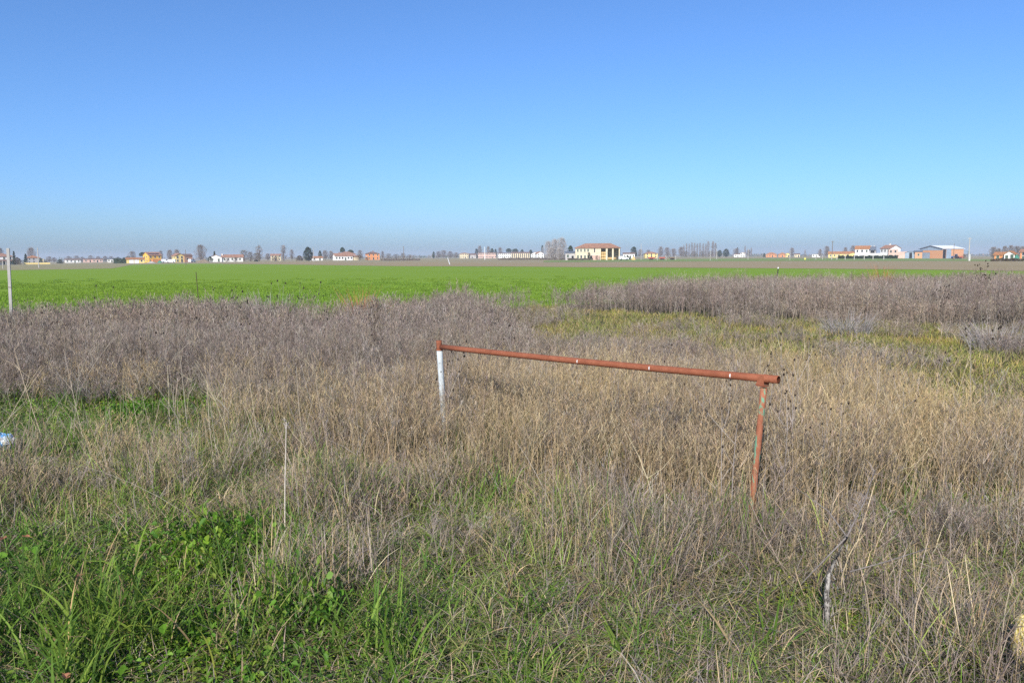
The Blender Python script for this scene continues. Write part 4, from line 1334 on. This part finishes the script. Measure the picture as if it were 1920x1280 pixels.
for k_, (px_, w_, yt_) in enumerate(((1200, 14, 468), (1215, 12, 469), (1238, 16, 463.5), (1250, 16, 465), (1262, 15, 467), (1276, 16, 464))):
    T('bare', px_, w_, yt_, 800, ORD[k_] + ' from the left of the hazy bare trees behind the farm trailers', 'hazy bare trees behind the farm trailers')
for k_, (px_, yt_) in enumerate(((1281, 461), (1286, 458), (1291, 458.5), (1296, 456.5), (1301, 457), (1306, 457.5), (1311, 457), (1317, 458), (1322, 459))):
    T('poplar', px_, 6.5, yt_, 1000, ORD[k_] + ' thin hazy poplar from the left in the long row right of the farmhouse', 'row of thin hazy poplars')
T('poplar', 1326, 9, 453.5, 980, 'taller dense poplar, left of the pair at the end of the poplar row')
T('poplar', 1335, 11, 454, 980, 'taller dense poplar, middle one at the end of the poplar row')
T('poplar', 1340, 7, 457, 980, 'last poplar at the right end of the poplar row')
for k_, (px_, w_) in enumerate(((1284, 18), (1300, 18), (1316, 18), (1331, 16), (1345, 14))):
    T('brush', px_, w_, 471.5, 960, ORD[k_] + ' brown thicket from the left at the foot of the poplar row', 'undergrowth at the poplar row')
T('roundtree', 1360, 14, 466.8, 860, 'dark round tree between the poplar row and the white house')
T('roundtree', 1348, 10, 469, 880, 'smaller dark tree left of the dark round tree')
T('bare', 1379, 16, 466.5, 900, 'hazy bare tree behind the white house right of the round tree')
T('cypress', 1381, 3.5, 464, 920, 'thin dark cypress tip over the white house')
T('poplar', 1395, 5, 462, 950, 'thin bare poplar right of the white house')
T('poplar', 1407, 4, 465, 950, 'thin bare sapling right of the thin poplar')
T('bare', 1402, 13, 469, 950, 'small hazy bare tree between the thin poplars')
T('shrub', 1431, 7, 474.5, 840, 'dark bush at the left of the low orange villa')
T('bare', 1482.5, 13, 465.5, 830, 'dark bare tree right of the orange and yellow houses')
T('poplar', 1507, 5, 469, 900, 'small thin tree far off behind the yellow marker')
T('bare', 1535, 10, 467.5, 700, 'bare tree left of the long low yellow building')
T('bare', 1547.5, 15, 462.5, 640, 'square topped bare tree left of the long low yellow building')
T('bare', 1582, 12, 464.5, 640, 'small bare tree over the long low yellow building')
T('bare', 1596, 15, 461.5, 600, 'bare tree at the left corner of the white pair')
T('evergreen', 1680, 10, 465, 470, 'dark tree behind the brick outbuilding right of the white houses')
for k_, (px_, w_, yt_) in enumerate(((1858, 18, 464), (1868, 15, 466.5), (1879, 16, 462.5), (1890, 14, 461), (1901, 20, 462.5), (1912, 18, 463), (1922, 18, 462))):
    T('bare', px_, w_, yt_, 315, ORD[k_] + ' bare tree from the left behind the homestead at the far right', 'bare trees behind the far right homestead')
T('brush', 1804, 9, 477, 430, 'reddish bare bush right of the brick barn')

# a far wood along the horizon that reads as one mass
mb = MB()
for _ in range(2600):
    px_ = rv(-150, 2070)
    D = rv(1400, 2300)
    q = spot(px_, D)
    hh = rv(3, 7.5) * (0.6 + 0.8 * vnoise(px_ / 40.0, 3.3, 1.0))
    for _k in range(7):
        st = curve_pts((q.x + rv(-5, 5), q.y + rv(-5, 5), q.z + rv(0, 0.5) * hh), rv(0, 6.283), rv(0, 0.5), hh * rv(0.4, 0.6), 1, 0)
        mb.ribbon(st, [rv(0.5, 1.2), rv(0.3, 0.8)], (math.cos(rv(-.5, .5)), math.sin(rv(-.5, .5)), 0), jit(rnd.choice(TWIGC + EVERC), 0.2))
tag(mb.build('distant_treeline', M_FOLI), 'hazy line of trees and brush along the horizon', kind='stuff')

# ------------------------------------------------------------------ poles and posts
def pole(name, label, px, ytop, ybase, wpx, mat, D=None, cross=False, group=None, far=True):
    D = D or 2648.0 / (ybase - horizon(px))
    p = spot(px, D)
    h = height_at(px, ytop, D)
    w = wpx / FPX * D / 2
    r = thing(name, label, 'pole', p, -bearing(p), group)
    MB().tube([(0, 0, -0.2), (0, 0, h * 0.5), (0, 0, h)], [w * 1.15, w, w * 0.8], 10).build('shaft', mat, r)
    if cross:
        MB().box(-0.55, 0.55, -0.05, 0.05, h - 0.42, h - 0.32).build('crossarm', mat, r)
        for q in (-0.45, 0.45):
            MB().tube([(q, 0, h - 0.318), (q, 0, h - 0.15)], [0.045, 0.03], 8).build('insulator', CONC, r)
    return r
pole('utility_pole', 'grey utility pole in the brown strip in front of the yellow garden wall', 78.5, 464.5, 503, 1.7, CONC)
pole('utility_pole', 'short grey post in front of the leftmost white house', 11.5, 489, 505, 1.5, CONC)
pole('utility_pole', 'thin wooden pole in front of the red brick wing', 353, 468, 498, 1.0, WOOD)
pole('utility_pole', 'thin pole at the right edge of the big dark evergreen', 591, 464.5, 491, 0.9, CONC)
pole('utility_pole', 'thin dark pole in the open field left of the hazy grove', 759.3, 462, 487, 1.0, WOOD, cross=True)
pole('utility_pole', 'pale slim pole in front of the pink row', 910.3, 463, 487, 1.1, PALEP)
pole('utility_pole', 'slim pole right of the straw heap', 1201.5, 457, 487.5, 0.9, CONC)
pole('utility_pole', 'slim pale pole under the left of the dense poplar pair', 1330.5, 468, 488, 0.9, CONC)
pole('utility_pole', 'slim pale pole right of the dense poplar pair', 1342.5, 466, 487, 0.9, CONC)
pole('utility_pole', 'slim pale pole right of the small white house in the distance', 1401, 466, 487, 0.8, CONC)
pole('utility_pole', 'slim pale pole in front of the orange and yellow houses', 1479, 470, 488, 0.9, CONC)
pole('utility_pole', 'tall dark pole over the long low yellow building', 1557.5, 452, 487, 1.2, WOOD, cross=True)
pole('utility_pole', 'slim dark pole in front of the right end of the brick barn', 1784, 457, 489, 1.0, WOOD)
pole('utility_pole', 'tall grey pole standing alone right of the brick barn', 1812.5, 445.5, 490, 1.9, CONC, cross=True)
p = pole('marker_post', 'pale concrete post with a flat cap beside the tall grey pole', 1814.5, 476.5, 490, 1.6, PALEP, 238)
for k_, (px_) in enumerate((1557, 1566.5, 1582, 1599, 1617.5, 1634, 1654)):
    pole('vineyard_post', ORD[k_] + ' concrete post from the left in the row before the dark hedge', px_, 476.5, 487, 1.6, CONC, 320, group='concrete posts before the hedge')
for k_, (px_) in enumerate((1232, 1248, 1266, 1527.5, 1539.5)):
    pole('fence_post', ORD[k_] + ' short pale post from the left in the green meadow strip', px_, 478.5, 487.5, 1.1, CONC, 325, group='posts in the meadow strip')
r = pole('marker_post', 'short bright yellow marker in the green meadow strip', 1507.3, 482.5, 487.0, 1.2, YSIGN, 300)
MB().box(-0.35, 0.35, -0.14, 0.14, 0.42, 0.7).build('marker_plate', YSIGN, r)
a_, b_2 = spot(841, 195), spot(845.3, 186)
a_.z = height_at(841, 483.5, 195)
r = thing('leaning_stake', 'pale stake leaning in the brown field left of the hamlet', 'stake', b_2)
mb = MB().tube([(0, 0, -0.1), tuple(a_ - b_2)], [0.1, 0.07], 6)
mb.build('shaft', PALEP, r)

# -- posts near the weeds
p = spot(18.6, 17.4)
r = thing('concrete_post', 'square concrete post rising from the weeds at the left edge', 'post', p, R(20))
hp = 2.05
mb = MB()
w = 0.028
mb.add([(-w, -w, -0.2), (w, -w, -0.2), (w, w, -0.2), (-w, w, -0.2), (-w + .05, -w, hp), (w + .05, -w, hp), (w + .05, w, hp), (-w + .05, w, hp)],
       [(0, 1, 5, 4), (1, 2, 6, 5), (2, 3, 7, 6), (3, 0, 4, 7), (4, 5, 6, 7)])
mb.build('shaft', CONC, r)
MB().tube([(-0.004, -w - 0.004, 1.2), (0.064, -w - 0.008, 1.195)], [0.006, 0.006], 6).build('wire_tie', WOOD, r)
p = spot(373, 21.3)
r = thing('iron_rod', 'thin dark iron rod standing at the edge of the green wheat', 'rod', p)
MB().tube([(0.02, 0, -0.2), (0.0, 0, 0.7), (-0.03, 0, 1.44)], [0.011, 0.011, 0.01], 8).build('shaft', plain('dark_rust', (0.07, 0.05, 0.035), 0.3, 8), r)
p = spot(1456.5, 33.4)
r = thing('dark_stake', 'short dark stake with a white tip rising over the weeds', 'stake', p)
MB().tube([(-0.05, 0, -0.1), (0.0, 0, 0.9), (0.025, 0, 1.22)], [0.03, 0.028, 0.026], 8).build('shaft', plain('dark_green_stake', (0.045, 0.055, 0.03), 0.3, 8), r)
MB().tube([(0.025, 0, 1.221), (0.03, 0, 1.285)], [0.027, 0.025], 8).build('white_tip', PALEP, r)

# ------------------------------------------------------------------ the pipe barrier
def rust_mat(name, a, b_, c_, paint=None, pt=0.5, sz=0.45, sc=9):
    m, nt, bs = node_mat(name)
    v = objpos(nt)
    f1, f2 = noise(nt, 14, 6, v), noise(nt, 90, 4, v)
    base = ramp(nt, f1, [(0.3, a), (0.5, b_), (0.72, c_)])
    base = mix(nt, 0.35, base, ramp(nt, f2, [(0.3, tuple(x * 0.55 for x in a)), (0.7, c_)]))
    if paint:
        f3 = noise(nt, sc, 6, stretched(nt, 1, 1, sz, v), 0.7)
        k = ramp(nt, f3, [(pt, (0, 0, 0)), (pt + 0.03, (1, 1, 1))])
        base = mix(nt, k, base, paint)
    nt.links.new(base, bs.inputs['Base Color'])
    bs.inputs['Roughness'].default_value = 0.8
    bump(nt, bs, f2, 0.25, 0.004)
    return m
RUST = rust_mat('rust', (0.2, 0.062, 0.03), (0.27, 0.085, 0.042), (0.34, 0.125, 0.065))
RUSTG = rust_mat('rust_flaking_green', (0.24, 0.085, 0.045), (0.33, 0.115, 0.06), (0.38, 0.16, 0.09), (0.15, 0.3, 0.19), 0.545, 0.25, sc=27)
WPIPE = rust_mat('worn_white_paint', (0.4, 0.43, 0.42), (0.5, 0.54, 0.53), (0.58, 0.61, 0.6), (0.06, 0.042, 0.03), 0.64, 0.8, sc=30)

D1, D2 = 7.55, 5.0
A = spot(823, D1)
B = spot(1436, D2)
zA = CAMH - (650 - horizon(823, False)) / FPX * D1           # bar axis at the left post
zB = CAMH - (710 - horizon(1436, False)) / FPX * D2          # and at the right post
r = thing('pipe_barrier', 'rusty pipe barrier with one white post and one rusty post, standing in the dry grass', 'barrier', (0, 0, 0))
la = Vector((A.x, A.y, zA))
lb = Vector((B.x, B.y, zB))
ux = (lb - la).normalized()
perp = Vector((ux.y, -ux.x, 0)).normalized() * 0.0
bar0, bar1 = la + ux * 0.03, lb + ux * 0.105
def hollow(p0, p1, ro, ri, n=24, bow=0.0, seg=10):
    """open ended pipe with wall thickness"""
    p0, p1 = Vector(p0), Vector(p1)
    ps = [p0.lerp(p1, i / seg) + Vector((0, 0, bow * math.sin(math.pi * i / seg))) for i in range(seg + 1)]
    mb = MB()
    mb.tube(ps, [ro] * (seg + 1), n, False)
    k = len(mb.v)
    mb.tube(ps, [ri] * (seg + 1), n, False)
    fs = []
    for e, base in ((0, 0), (1, seg * n)):
        for i in range(n):
            a, b2 = base + i, base + (i + 1) % n
            fs.append((a, b2, k + b2, k + a) if e else (b2, a, k + a, k + b2))
    mb.f.extend(fs)
    return mb
hollow(bar0, bar1, 0.0255, 0.021, bow=-0.008).build('crossbar', RUST, r, True)
for t_, s_ in ((0.075, 0.0262), (0.17, 0.0259), (0.575, 0.0262), (0.70, 0.0263), (0.985, 0.0263)):
    q = bar0.lerp(bar1, t_)
    q.z += -0.008 * math.sin(math.pi * t_)
    MB().tube([q - ux * 0.006, q + ux * 0.006], [s_, s_], 20, False).build('weld_seam', RUST, r, True)
for t_ in (0.513, 0.715, 0.905):
    q = bar0.lerp(bar1, t_)
    q.z += -0.008 * math.sin(math.pi * t_)
    view = (Vector((0, 0, CAMH)) - q).normalized()
    side_ = ux.cross(view).normalized()
    nrm = side_.cross(ux).normalized()
    pts_ = []
    for a_ in (-0.5, -0.2, 0.2, 0.5):
        pts_.append(q + (nrm * math.cos(a_ + 0.1) + side_ * math.sin(a_ + 0.1)) * 0.0266)
    mb = MB()
    mb.ribbon([tuple(x_) for x_ in pts_], [0.004, 0.009, 0.009, 0.003], tuple(ux), None)
    mb.build('paint_chip', PALEP, r)
# white post: thicker painted pipe with a rusty welded cap piece
lean = Vector((0.055, 0.02, 0))
hollow(Vector((A.x, A.y, -0.3)) + lean, Vector((A.x, A.y, zA - 0.032)), 0.0285, 0.024).build('post', WPIPE, r, True)['label'] = 'worn white painted post'
mb = hollow(Vector((A.x, A.y, zA - 0.03)), Vector((A.x - 0.004, A.y, zA + 0.062)), 0.027, 0.0215, seg=3)
mb.build('post_cap', RUST, r, True)
mb = MB().tube([(A.x, A.y, zA - 0.036), (A.x, A.y, zA - 0.024)], [0.0325, 0.0325], 24)
mb.build('collar', RUST, r, True)
# rusty right post: flattened angle with a notched saddle under the bar
B0 = Vector((B.x, B.y, 0)) + Vector((-0.075, 0.03, 0))
hollow(Vector((B0.x, B0.y, -0.3)), Vector((B.x + 0.004, B.y, zB - 0.062)), 0.0215, 0.017, 18).build('post', RUSTG, r, True)['label'] = 'rusty post with flaking green paint'
sad = MB()
up = Vector((0, 0, 1))
fr = ux.cross(up).normalized()
if fr.y > 0: fr = -fr
def sp(a, h_, o_): return tuple(lb + ux * a + up * h_ + fr * o_)
for o_ in (0.029, -0.029):
    s2 = 0.003 if o_ > 0 else -0.003
    quad = [(-0.036, -0.042), (0.024, -0.046), (0.016, 0.02), (-0.012, 0.024)]
    v1 = [sp(a, h_, o_) for a, h_ in quad]
    v2 = [sp(a, h_, o_ + s2) for a, h_ in quad]
    sad.add(v1 + v2, [(0, 1, 2, 3), (7, 6, 5, 4), (0, 4, 5, 1), (1, 5, 6, 2), (2, 6, 7, 3), (3, 7, 4, 0)])
v1 = [sp(a, h_, o_) for a, h_, o_ in ((-0.036, -0.044, 0.032), (0.024, -0.049, 0.032), (0.024, -0.049, -0.032), (-0.036, -0.044, -0.032))]
v2 = [(x_, y_, z_ - 0.004) for x_, y_, z_ in v1]
sad.add(v1 + v2, [(0, 1, 2, 3), (7, 6, 5, 4), (0, 4, 5, 1), (1, 5, 6, 2), (2, 6, 7, 3), (3, 7, 4, 0)])
sad.build('bracket', RUST, r)

# ------------------------------------------------------------------ litter
def near_spot(px, py, z=0.0):
    """point at height z on the sight line of a photograph pixel (near ground, flat)"""
    d = cam.matrix_world.to_3x3() @ Vector(((px - CX) / FPX, (CY - py) / FPX, -1.0))
    t = (z - CAMH) / d.z
    return Vector((d.x * t, d.y * t, z))

def crumpled(w, d, h, n, rough, seed):
    """closed crumpled bag-like shell"""
    rr = random.Random(seed)
    mb = MB()
    K = 10
    vs = []
    for k in range(K + 1):
        ph = math.pi * k / K
        for i in range(n):
            a = 2 * math.pi * i / n
            j = 1 + rr.uniform(-rough, rough)
            vs.append((w / 2 * math.sin(ph) * math.cos(a) * j, d / 2 * math.sin(ph) * math.sin(a) * j, h / 2 * (1 - math.cos(ph)) * (1 + rr.uniform(-rough, rough) * 0.5)))
    fs = []
    for k in range(K):
        for i in range(n):
            a, b2 = k * n + i, k * n + (i + 1) % n
            fs.append((a, b2, b2 + n, a + n))
    mb.add(vs, fs)
    return mb
m, nt, bs = node_mat('printed_plastic')
f = noise(nt, 13, 2, objpos(nt))
nt.links.new(ramp(nt, f, [(0.38, (0.75, 0.78, 0.8)), (0.47, (0.62, 0.72, 0.8)), (0.52, (0.08, 0.3, 0.6)), (0.62, (0.1, 0.38, 0.65)), (0.66, (0.7, 0.35, 0.25))]), bs.inputs['Base Color'])
bs.inputs['Roughness'].default_value = 0.3
PLASTIC = m
p = near_spot(3, 845, 0.1)
o = crumpled(0.26, 0.2, 0.17, 16, 0.14, 5).build('plastic_bag', PLASTIC)
o.location = (p.x, p.y, 0.09)
tag(o, 'crumpled white and blue plastic bag lying in the green weeds at the left edge', 'bag')
m, nt, bs = node_mat('yellow_sack')
w_ = nt.nodes.new('ShaderNodeTexWave')
w_.inputs['Scale'].default_value = 40
w_.inputs['Distortion'].default_value = 3
nt.links.new(objpos(nt), w_.inputs['Vector'])
nt.links.new(ramp(nt, w_.outputs['Fac'], [(0.2, (0.5, 0.38, 0.09)), (0.5, (0.7, 0.58, 0.2)), (0.9, (0.74, 0.64, 0.32))]), bs.inputs['Base Color'])
bs.inputs['Roughness'].default_value = 0.45
YSACK = m
p = near_spot(1926, 1215, 0.15)
o = crumpled(0.15, 0.13, 0.26, 16, 0.1, 9).build('yellow_sack', YSACK)
o.location = (p.x + 0.015, p.y, 0.05)
tag(o, 'crumpled yellow plastic sack cut by the right edge in the foreground', 'sack')
p = near_spot(78, 872, 0.05)
o = crumpled(0.26, 0.16, 0.06, 18, 0.22, 4).build('plastic_scrap', plain('faded_plastic', (0.5, 0.47, 0.33), 0.35, 18, 0.5))
o.location = (p.x, p.y, 0.06)
tag(o, 'faded flattened plastic scrap lying below the blue and white bag', 'litter')

# fallen leaves on the verge
def fallen_leaf(px, py, s_, label):
    p = near_spot(px, py, 0.2)
    raw = [(0, -1, 0.1), (0.5, -0.45, 0.3), (0.62, 0.2, 0.35), (0.3, 0.75, 0.15), (0, 1.15, 0.3), (-0.3, 0.75, 0.15), (-0.62, 0.2, 0.35), (-0.5, -0.45, 0.3), (0, 0.1, 0)]
    mb = MB()
    mb.add([(x * s_, y_ * s_, z * s_) for x, y_, z in raw], [(8, i, (i + 1) % 8) for i in range(8)])
    r = thing('fallen_leaf', label, 'leaf', (p.x, p.y, 0.2), rv(0, 6.283))
    mb.build('blade', LEAFB, r)
    MB().tube([(0, -s_, 0.1 * s_), (0.1 * s_, -1.7 * s_, 0.0)], [0.0012, 0.0008], 4).build('leaf_stalk', LEAFB, r)
LEAFB = plain('brown_leaf', (0.3, 0.13, 0.07), 0.3, 30)
fallen_leaf(6, 1010, 0.03, 'reddish fallen leaf at the left edge, below the plastic bag')
fallen_leaf(49, 1006, 0.026, 'reddish fallen leaf right beside the one at the left edge')
fallen_leaf(150, 1081, 0.03, 'brown fallen leaf on the low green weeds at lower left')
fallen_leaf(124, 1268, 0.026, 'orange brown fallen leaf at the bottom edge, lower left corner')

# ------------------------------------------------------------------ single plants that stand out
def plant_thing(name, label, px, D, group=None, rz=0.0, near=None):
    p = spot(px, D)
    return thing(name, label, 'plant', (p.x, p.y, 0.03), rz, group)

DARKH = plain('dark_seed_head', (0.035, 0.026, 0.02), 0.4, 30)
STEMD = plain('dark_dry_stem', (0.1, 0.075, 0.06), 0.3, 20)
STEMP = plain('pale_dry_stem', (0.5, 0.44, 0.36), 0.25, 20)
STEMG = plain('grey_dry_stem', (0.3, 0.26, 0.23), 0.25, 20)
def head_mesh(s):
    mb = MB()
    N = 7
    vs = [(0, 0, -s)]
    for z_, k in ((-0.5, 0.75), (0.15, 0.9), (0.7, 0.6)):
        for i in range(N):
            a = 2 * math.pi * i / N + z_
            j = k * rv(0.75, 1.2)
            vs.append((s * 0.8 * j * math.cos(a), s * 0.8 * j * math.sin(a), s * z_))
    vs.append((0, 0, s * 1.1))
    fs = [(0, 1 + (i + 1) % N, 1 + i) for i in range(N)]
    for k in range(2):
        for i in range(N):
            a, b2 = 1 + k * N + i, 1 + k * N + (i + 1) % N
            fs.append((a, b2, b2 + N, a + N))
    fs += [(1 + 2 * N + i, 1 + 2 * N + (i + 1) % N, 1 + 3 * N) for i in range(N)]
    mb.add(vs, fs)
    return mb.mesh('seed_head', DARKH)
HEADS = [head_mesh(1.0) for _ in range(3)]
def seed_plant(label, px, D, h, heads, hs, group=None, spread=0.22, mat=STEMG):
    r = plant_thing('seed_head_plant', label, px, D, group)
    mb = MB()
    st = curve_pts((0, 0, 0), rv(0, 6.283), rv(0, 0.12), h, 5, rv(-0.1, 0.2))
    mb.tube(st, [0.004, 0.0036, 0.003, 0.0025, 0.002, 0.0015], 4, False)
    tips = [st[-1]]
    for k in range(heads - 1):
        i = rnd.choice((2, 3, 3, 4))
        br = curve_pts(st[i], rv(0, 6.283), rv(0.35, 0.9), rv(0.5, 1.1) * spread, 3, rv(-0.6, 0.1))
        mb.tube(br, [0.002, 0.0017, 0.0014, 0.0012], 3, False)
        tips.append(br[-1])
    mb.build('stem', mat, r)
    for t_ in tips:
        o = part('seed_head', rnd.choice(HEADS), r)
        o.location = t_
        s_ = hs * rv(0.7, 1.25)
        o.scale = (s_, s_, s_)
    return r
seeds = [(835, 7.0, .85), (868, 7.4, .8), (842, 8.2, .85), (1362, 5.0, .78), (1382, 4.9, .72), (1445, 5.6, .85), (1462, 5.9, .9), (1500, 5.6, .9), (1512, 6.2, .95), (1478, 5.2, .75),
         (1545, 5.4, .7), (1560, 6.0, .8), (1590, 5.6, .7), (1430, 7.5, .95), (1520, 7.6, .95), (1475, 8.4, .95), (1370, 6.4, .7), (1320, 6.8, .75), (1640, 6.6, .8), (1700, 6.2, .7),
         (395, 17, 1.15), (428, 17.5, 1.15), (455, 16, 1.1), (505, 18, 1.2), (535, 18.5, 1.25), (560, 18, 1.2), (590, 19, 1.2), (188, 17, 1.2), (205, 17.5, 1.15), (330, 15, .95),
         (352, 13, .95), (90, 14, .95), (270, 12.5, .9), (610, 12, .9), (470, 11, .85), (700, 13, .95), (310, 10.5, .8), (255, 10, .75), (1150, 9.5, .8), (1240, 8.8, .75), (960, 10.5, .85), (1760, 8.0, .8), (1830, 9.5, .9)]
for px_, D_, h_ in seeds:
    if D_ > 15.5:
        lb_, gr_ = 'thin stalk with dark seed heads rising over the left weeds against the green wheat', 'seed heads against the wheat'
    elif 1280 < px_ < 1720:
        lb_, gr_ = 'thin stalk with small dark seed heads in the tan grass around the rusty post', 'seed heads around the rusty post'
    elif 800 < px_ < 880:
        lb_, gr_ = 'thin stalk with small dark seed heads beside the white post', 'seed heads beside the white post'
    elif px_ < 760:
        lb_, gr_ = 'thin stalk with small dark seed heads among the grey weeds left of the white post', 'seed heads in the left weeds'
    elif px_ > 1720:
        lb_, gr_ = 'thin stalk with small dark seed heads near the right edge of the weeds', 'seed heads near the right edge'
    else:
        lb_, gr_ = 'thin stalk with small dark seed heads behind the rusty crossbar', 'seed heads behind the crossbar'
    seed_plant(lb_, px_, D_, h_, rnd.choice((4, 5, 6, 7)), 0.0085 + 0.0011 * max(0, D_ - 5), gr_, 0.26)
seed_plant('dark dead plant with forked seed heads, left of the white post', 699, 11.2, 0.95, 22, 0.012, None, 0.34, STEMD)
seed_plant('dark dead bush with many seed heads near the right edge over the weeds', 1845, 24, 1.3, 34, 0.024, None, 0.5, STEMD)
seed_plant('dark dead plant with seed heads between the two pale grey clumps at right', 1768, 17.5, 1.05, 26, 0.018, None, 0.4, STEMD)
seed_plant('blackened dry stalk with clustered heads in front of the rightmost pale clump', 1873, 11.0, 0.95, 6, 0.02, None, 0.2, STEMD)

def clump(label, px, D, w, h, pal, n, name='pale_weed_clump', bend=1.0):
    r = plant_thing(name, label, px, D)
    mb = MB()
    for _ in range(n):
        a, q = rv(0, 6.283), w * 0.35 * math.sqrt(rnd.random())
        st = curve_pts((q * math.cos(a), q * math.sin(a), 0), a + rv(-1, 1), rv(0, 0.7), h * rv(0.5, 1.1), 4, rv(0, 1.0) * bend)
        wd = rv(0.003, 0.005) * (1 + D / 18)
        mb.ribbon(st, [wd, wd, wd * 0.8, wd * 0.6, wd * 0.3], hside(), jit(rnd.choice(pal), 0.15))
    mb.build('stems', M_TANGLE, r)
    return r
PALEG = [(0.27, 0.25, 0.235), (0.32, 0.3, 0.28), (0.21, 0.19, 0.18)]
clump('pale bluish grey clump of flattened weeds at the left, above the green ground cover', 155, 9.6, 0.7, 0.5, PALEG, 420, bend=2.2)
clump('pale grey weed clump at the far side of the green swath', 1592, 17.2, 1.3, 0.62, PALEG, 420, bend=2.0)
clump('pale grey weed clump close to the right edge beside the green swath', 1876, 14.2, 1.2, 0.66, PALEG, 420, bend=2.0)
clump('pale silvery tall weed clump on the left weed edge against the wheat', 508, 17.5, 0.9, 1.08, PALEG, 260, bend=0.6)
RUSTY = [(0.4, 0.14, 0.06), (0.34, 0.11, 0.05), (0.45, 0.2, 0.1)]
clump('small orange red dead tuft at the wheat edge left of centre', 676, 17.6, 0.4, 1.15, RUSTY, 220, 'orange_tuft', bend=0.5)
clump('small orange red dead tuft over the grey weeds at right', 1652, 30, 0.5, 1.35, RUSTY, 220, 'orange_tuft', bend=0.5)

# tall pale stem left of centre
p = near_spot(533, 1005, 0.12)
r = thing('tall_stem', 'tall straight pale stem with a ragged head, left of centre in the foreground', 'plant', (p.x, p.y, 0.03))
zt = 0.78
tp = near_spot(527, 806, zt)
rel = Vector((tp.x - p.x, tp.y - p.y, zt))
rel.y = 0.1
mb = MB().tube([(0, 0, 0), tuple(rel * 0.5 + Vector((-0.004, 0, 0))), tuple(rel)], [0.0042, 0.0036, 0.0025], 6)
mb.build('stem', STEMP, r)
mb = MB()
for _ in range(26):
    q = rel + Vector((rv(-.012, .012), rv(-.012, .012), rv(-0.05, 0.01)))
    mb.ribbon(curve_pts(tuple(q), rv(0, 6.283), rv(0.2, 1.4), rv(0.015, 0.035), 1, 0), [0.004, 0.002], hside(), jit((0.4, 0.37, 0.34), 0.2))
mb.build('ragged_head', M_TANGLE, r)

# broken thick stalk, right foreground
base = near_spot(1549, 1180, 0.05)
r = thing('broken_stalk', 'thick bleached dead stalk broken over at its top in the right foreground', 'plant', (base.x, base.y, 0.02))
kn = near_spot(1552, 1002, 0.42) - base
kn = Vector((kn.x, 0.03, 0.47))
mb = MB()
pts_ = [Vector((0, 0, 0)), Vector((0.004, 0.0, 0.1)), Vector((-0.003, 0.005, 0.2)), Vector((0.006, 0.01, 0.3)), kn]
mb.tube([tuple(q) for q in pts_], [0.015, 0.0125, 0.0115, 0.01, 0.007], 10)
for _ in range(46):
    t_ = rv(0.05, 0.95)
    q = Vector((0, 0, 0)).lerp(kn, t_)
    a_ = rv(0, 6.283)
    q += Vector((math.cos(a_), math.sin(a_), 0)) * 0.011
    mb.ribbon(curve_pts(tuple(q), a_, rv(0, 0.5), rv(0.02, 0.07), 2, rv(0, 1.5)), [0.006, 0.005, 0.002], hside(), None)
mb.build('stalk', rust_mat('bleached_stalk', (0.2, 0.18, 0.155), (0.34, 0.31, 0.27), (0.45, 0.42, 0.37), (0.08, 0.07, 0.06), 0.5, sc=60), r, True)
mb = MB()
mb.tube([tuple(kn + Vector((-0.22, -0.05, -0.2))), tuple(kn), tuple(kn + Vector((0.13, 0.12, 0.13))), tuple(kn + Vector((0.25, 0.28, 0.24)))], [0.003, 0.0045, 0.0035, 0.0015], 6)
mb.tube([tuple(kn), tuple(kn + Vector((-0.05, 0.1, 0.09))), tuple(kn + Vector((-0.18, 0.22, 0.18)))], [0.004, 0.003, 0.0015], 5)
mb.tube([tuple(kn + Vector((0.02, 0, -0.17))), tuple(kn + Vector((0.2, 0.02, -0.13))), tuple(kn + Vector((0.42, 0.06, -0.08)))], [0.004, 0.0035, 0.002], 5)
mb.build('broken_branch', plain('weathered_branch', (0.19, 0.165, 0.145), 0.35, 25), r, True)
mb = MB()
for _ in range(170):
    t_ = rnd.random()
    q = kn.lerp(kn + Vector((0.25, 0.28, 0.24)), t_)
    mb.ribbon(curve_pts(tuple(q), rv(0, 6.283), rv(0.3, 1.5), rv(0.03, 0.09), 2, 0.5), [0.002, 0.002, 0.001], hside(), jit((0.26, 0.22, 0.2), 0.2))
mb.build('dead_leaves', M_TANGLE, r)

# ------------------------------------------------------------------ haze over the plain
mb = MB().box(-4060, 4060, -4060, 4060, -22, 24)
hz = mb.build('haze', None)
tag(hz, 'thin pale winter haze lying over the plain', kind='stuff')
hm = bpy.data.materials.new('haze_air')
hm.use_nodes = True
hn = hm.node_tree
hn.nodes.remove(hn.nodes['Principled BSDF'])
pv = hn.nodes.new('ShaderNodeVolumePrincipled')
pv.inputs['Color'].default_value = (0.86, 0.92, 1.0, 1)
pv.inputs['Density'].default_value = 0.00027
pv.inputs['Anisotropy'].default_value = 0.0
hn.links.new(pv.outputs[0], hn.nodes['Material Output'].inputs['Volume'])
hz.data.materials.append(hm)
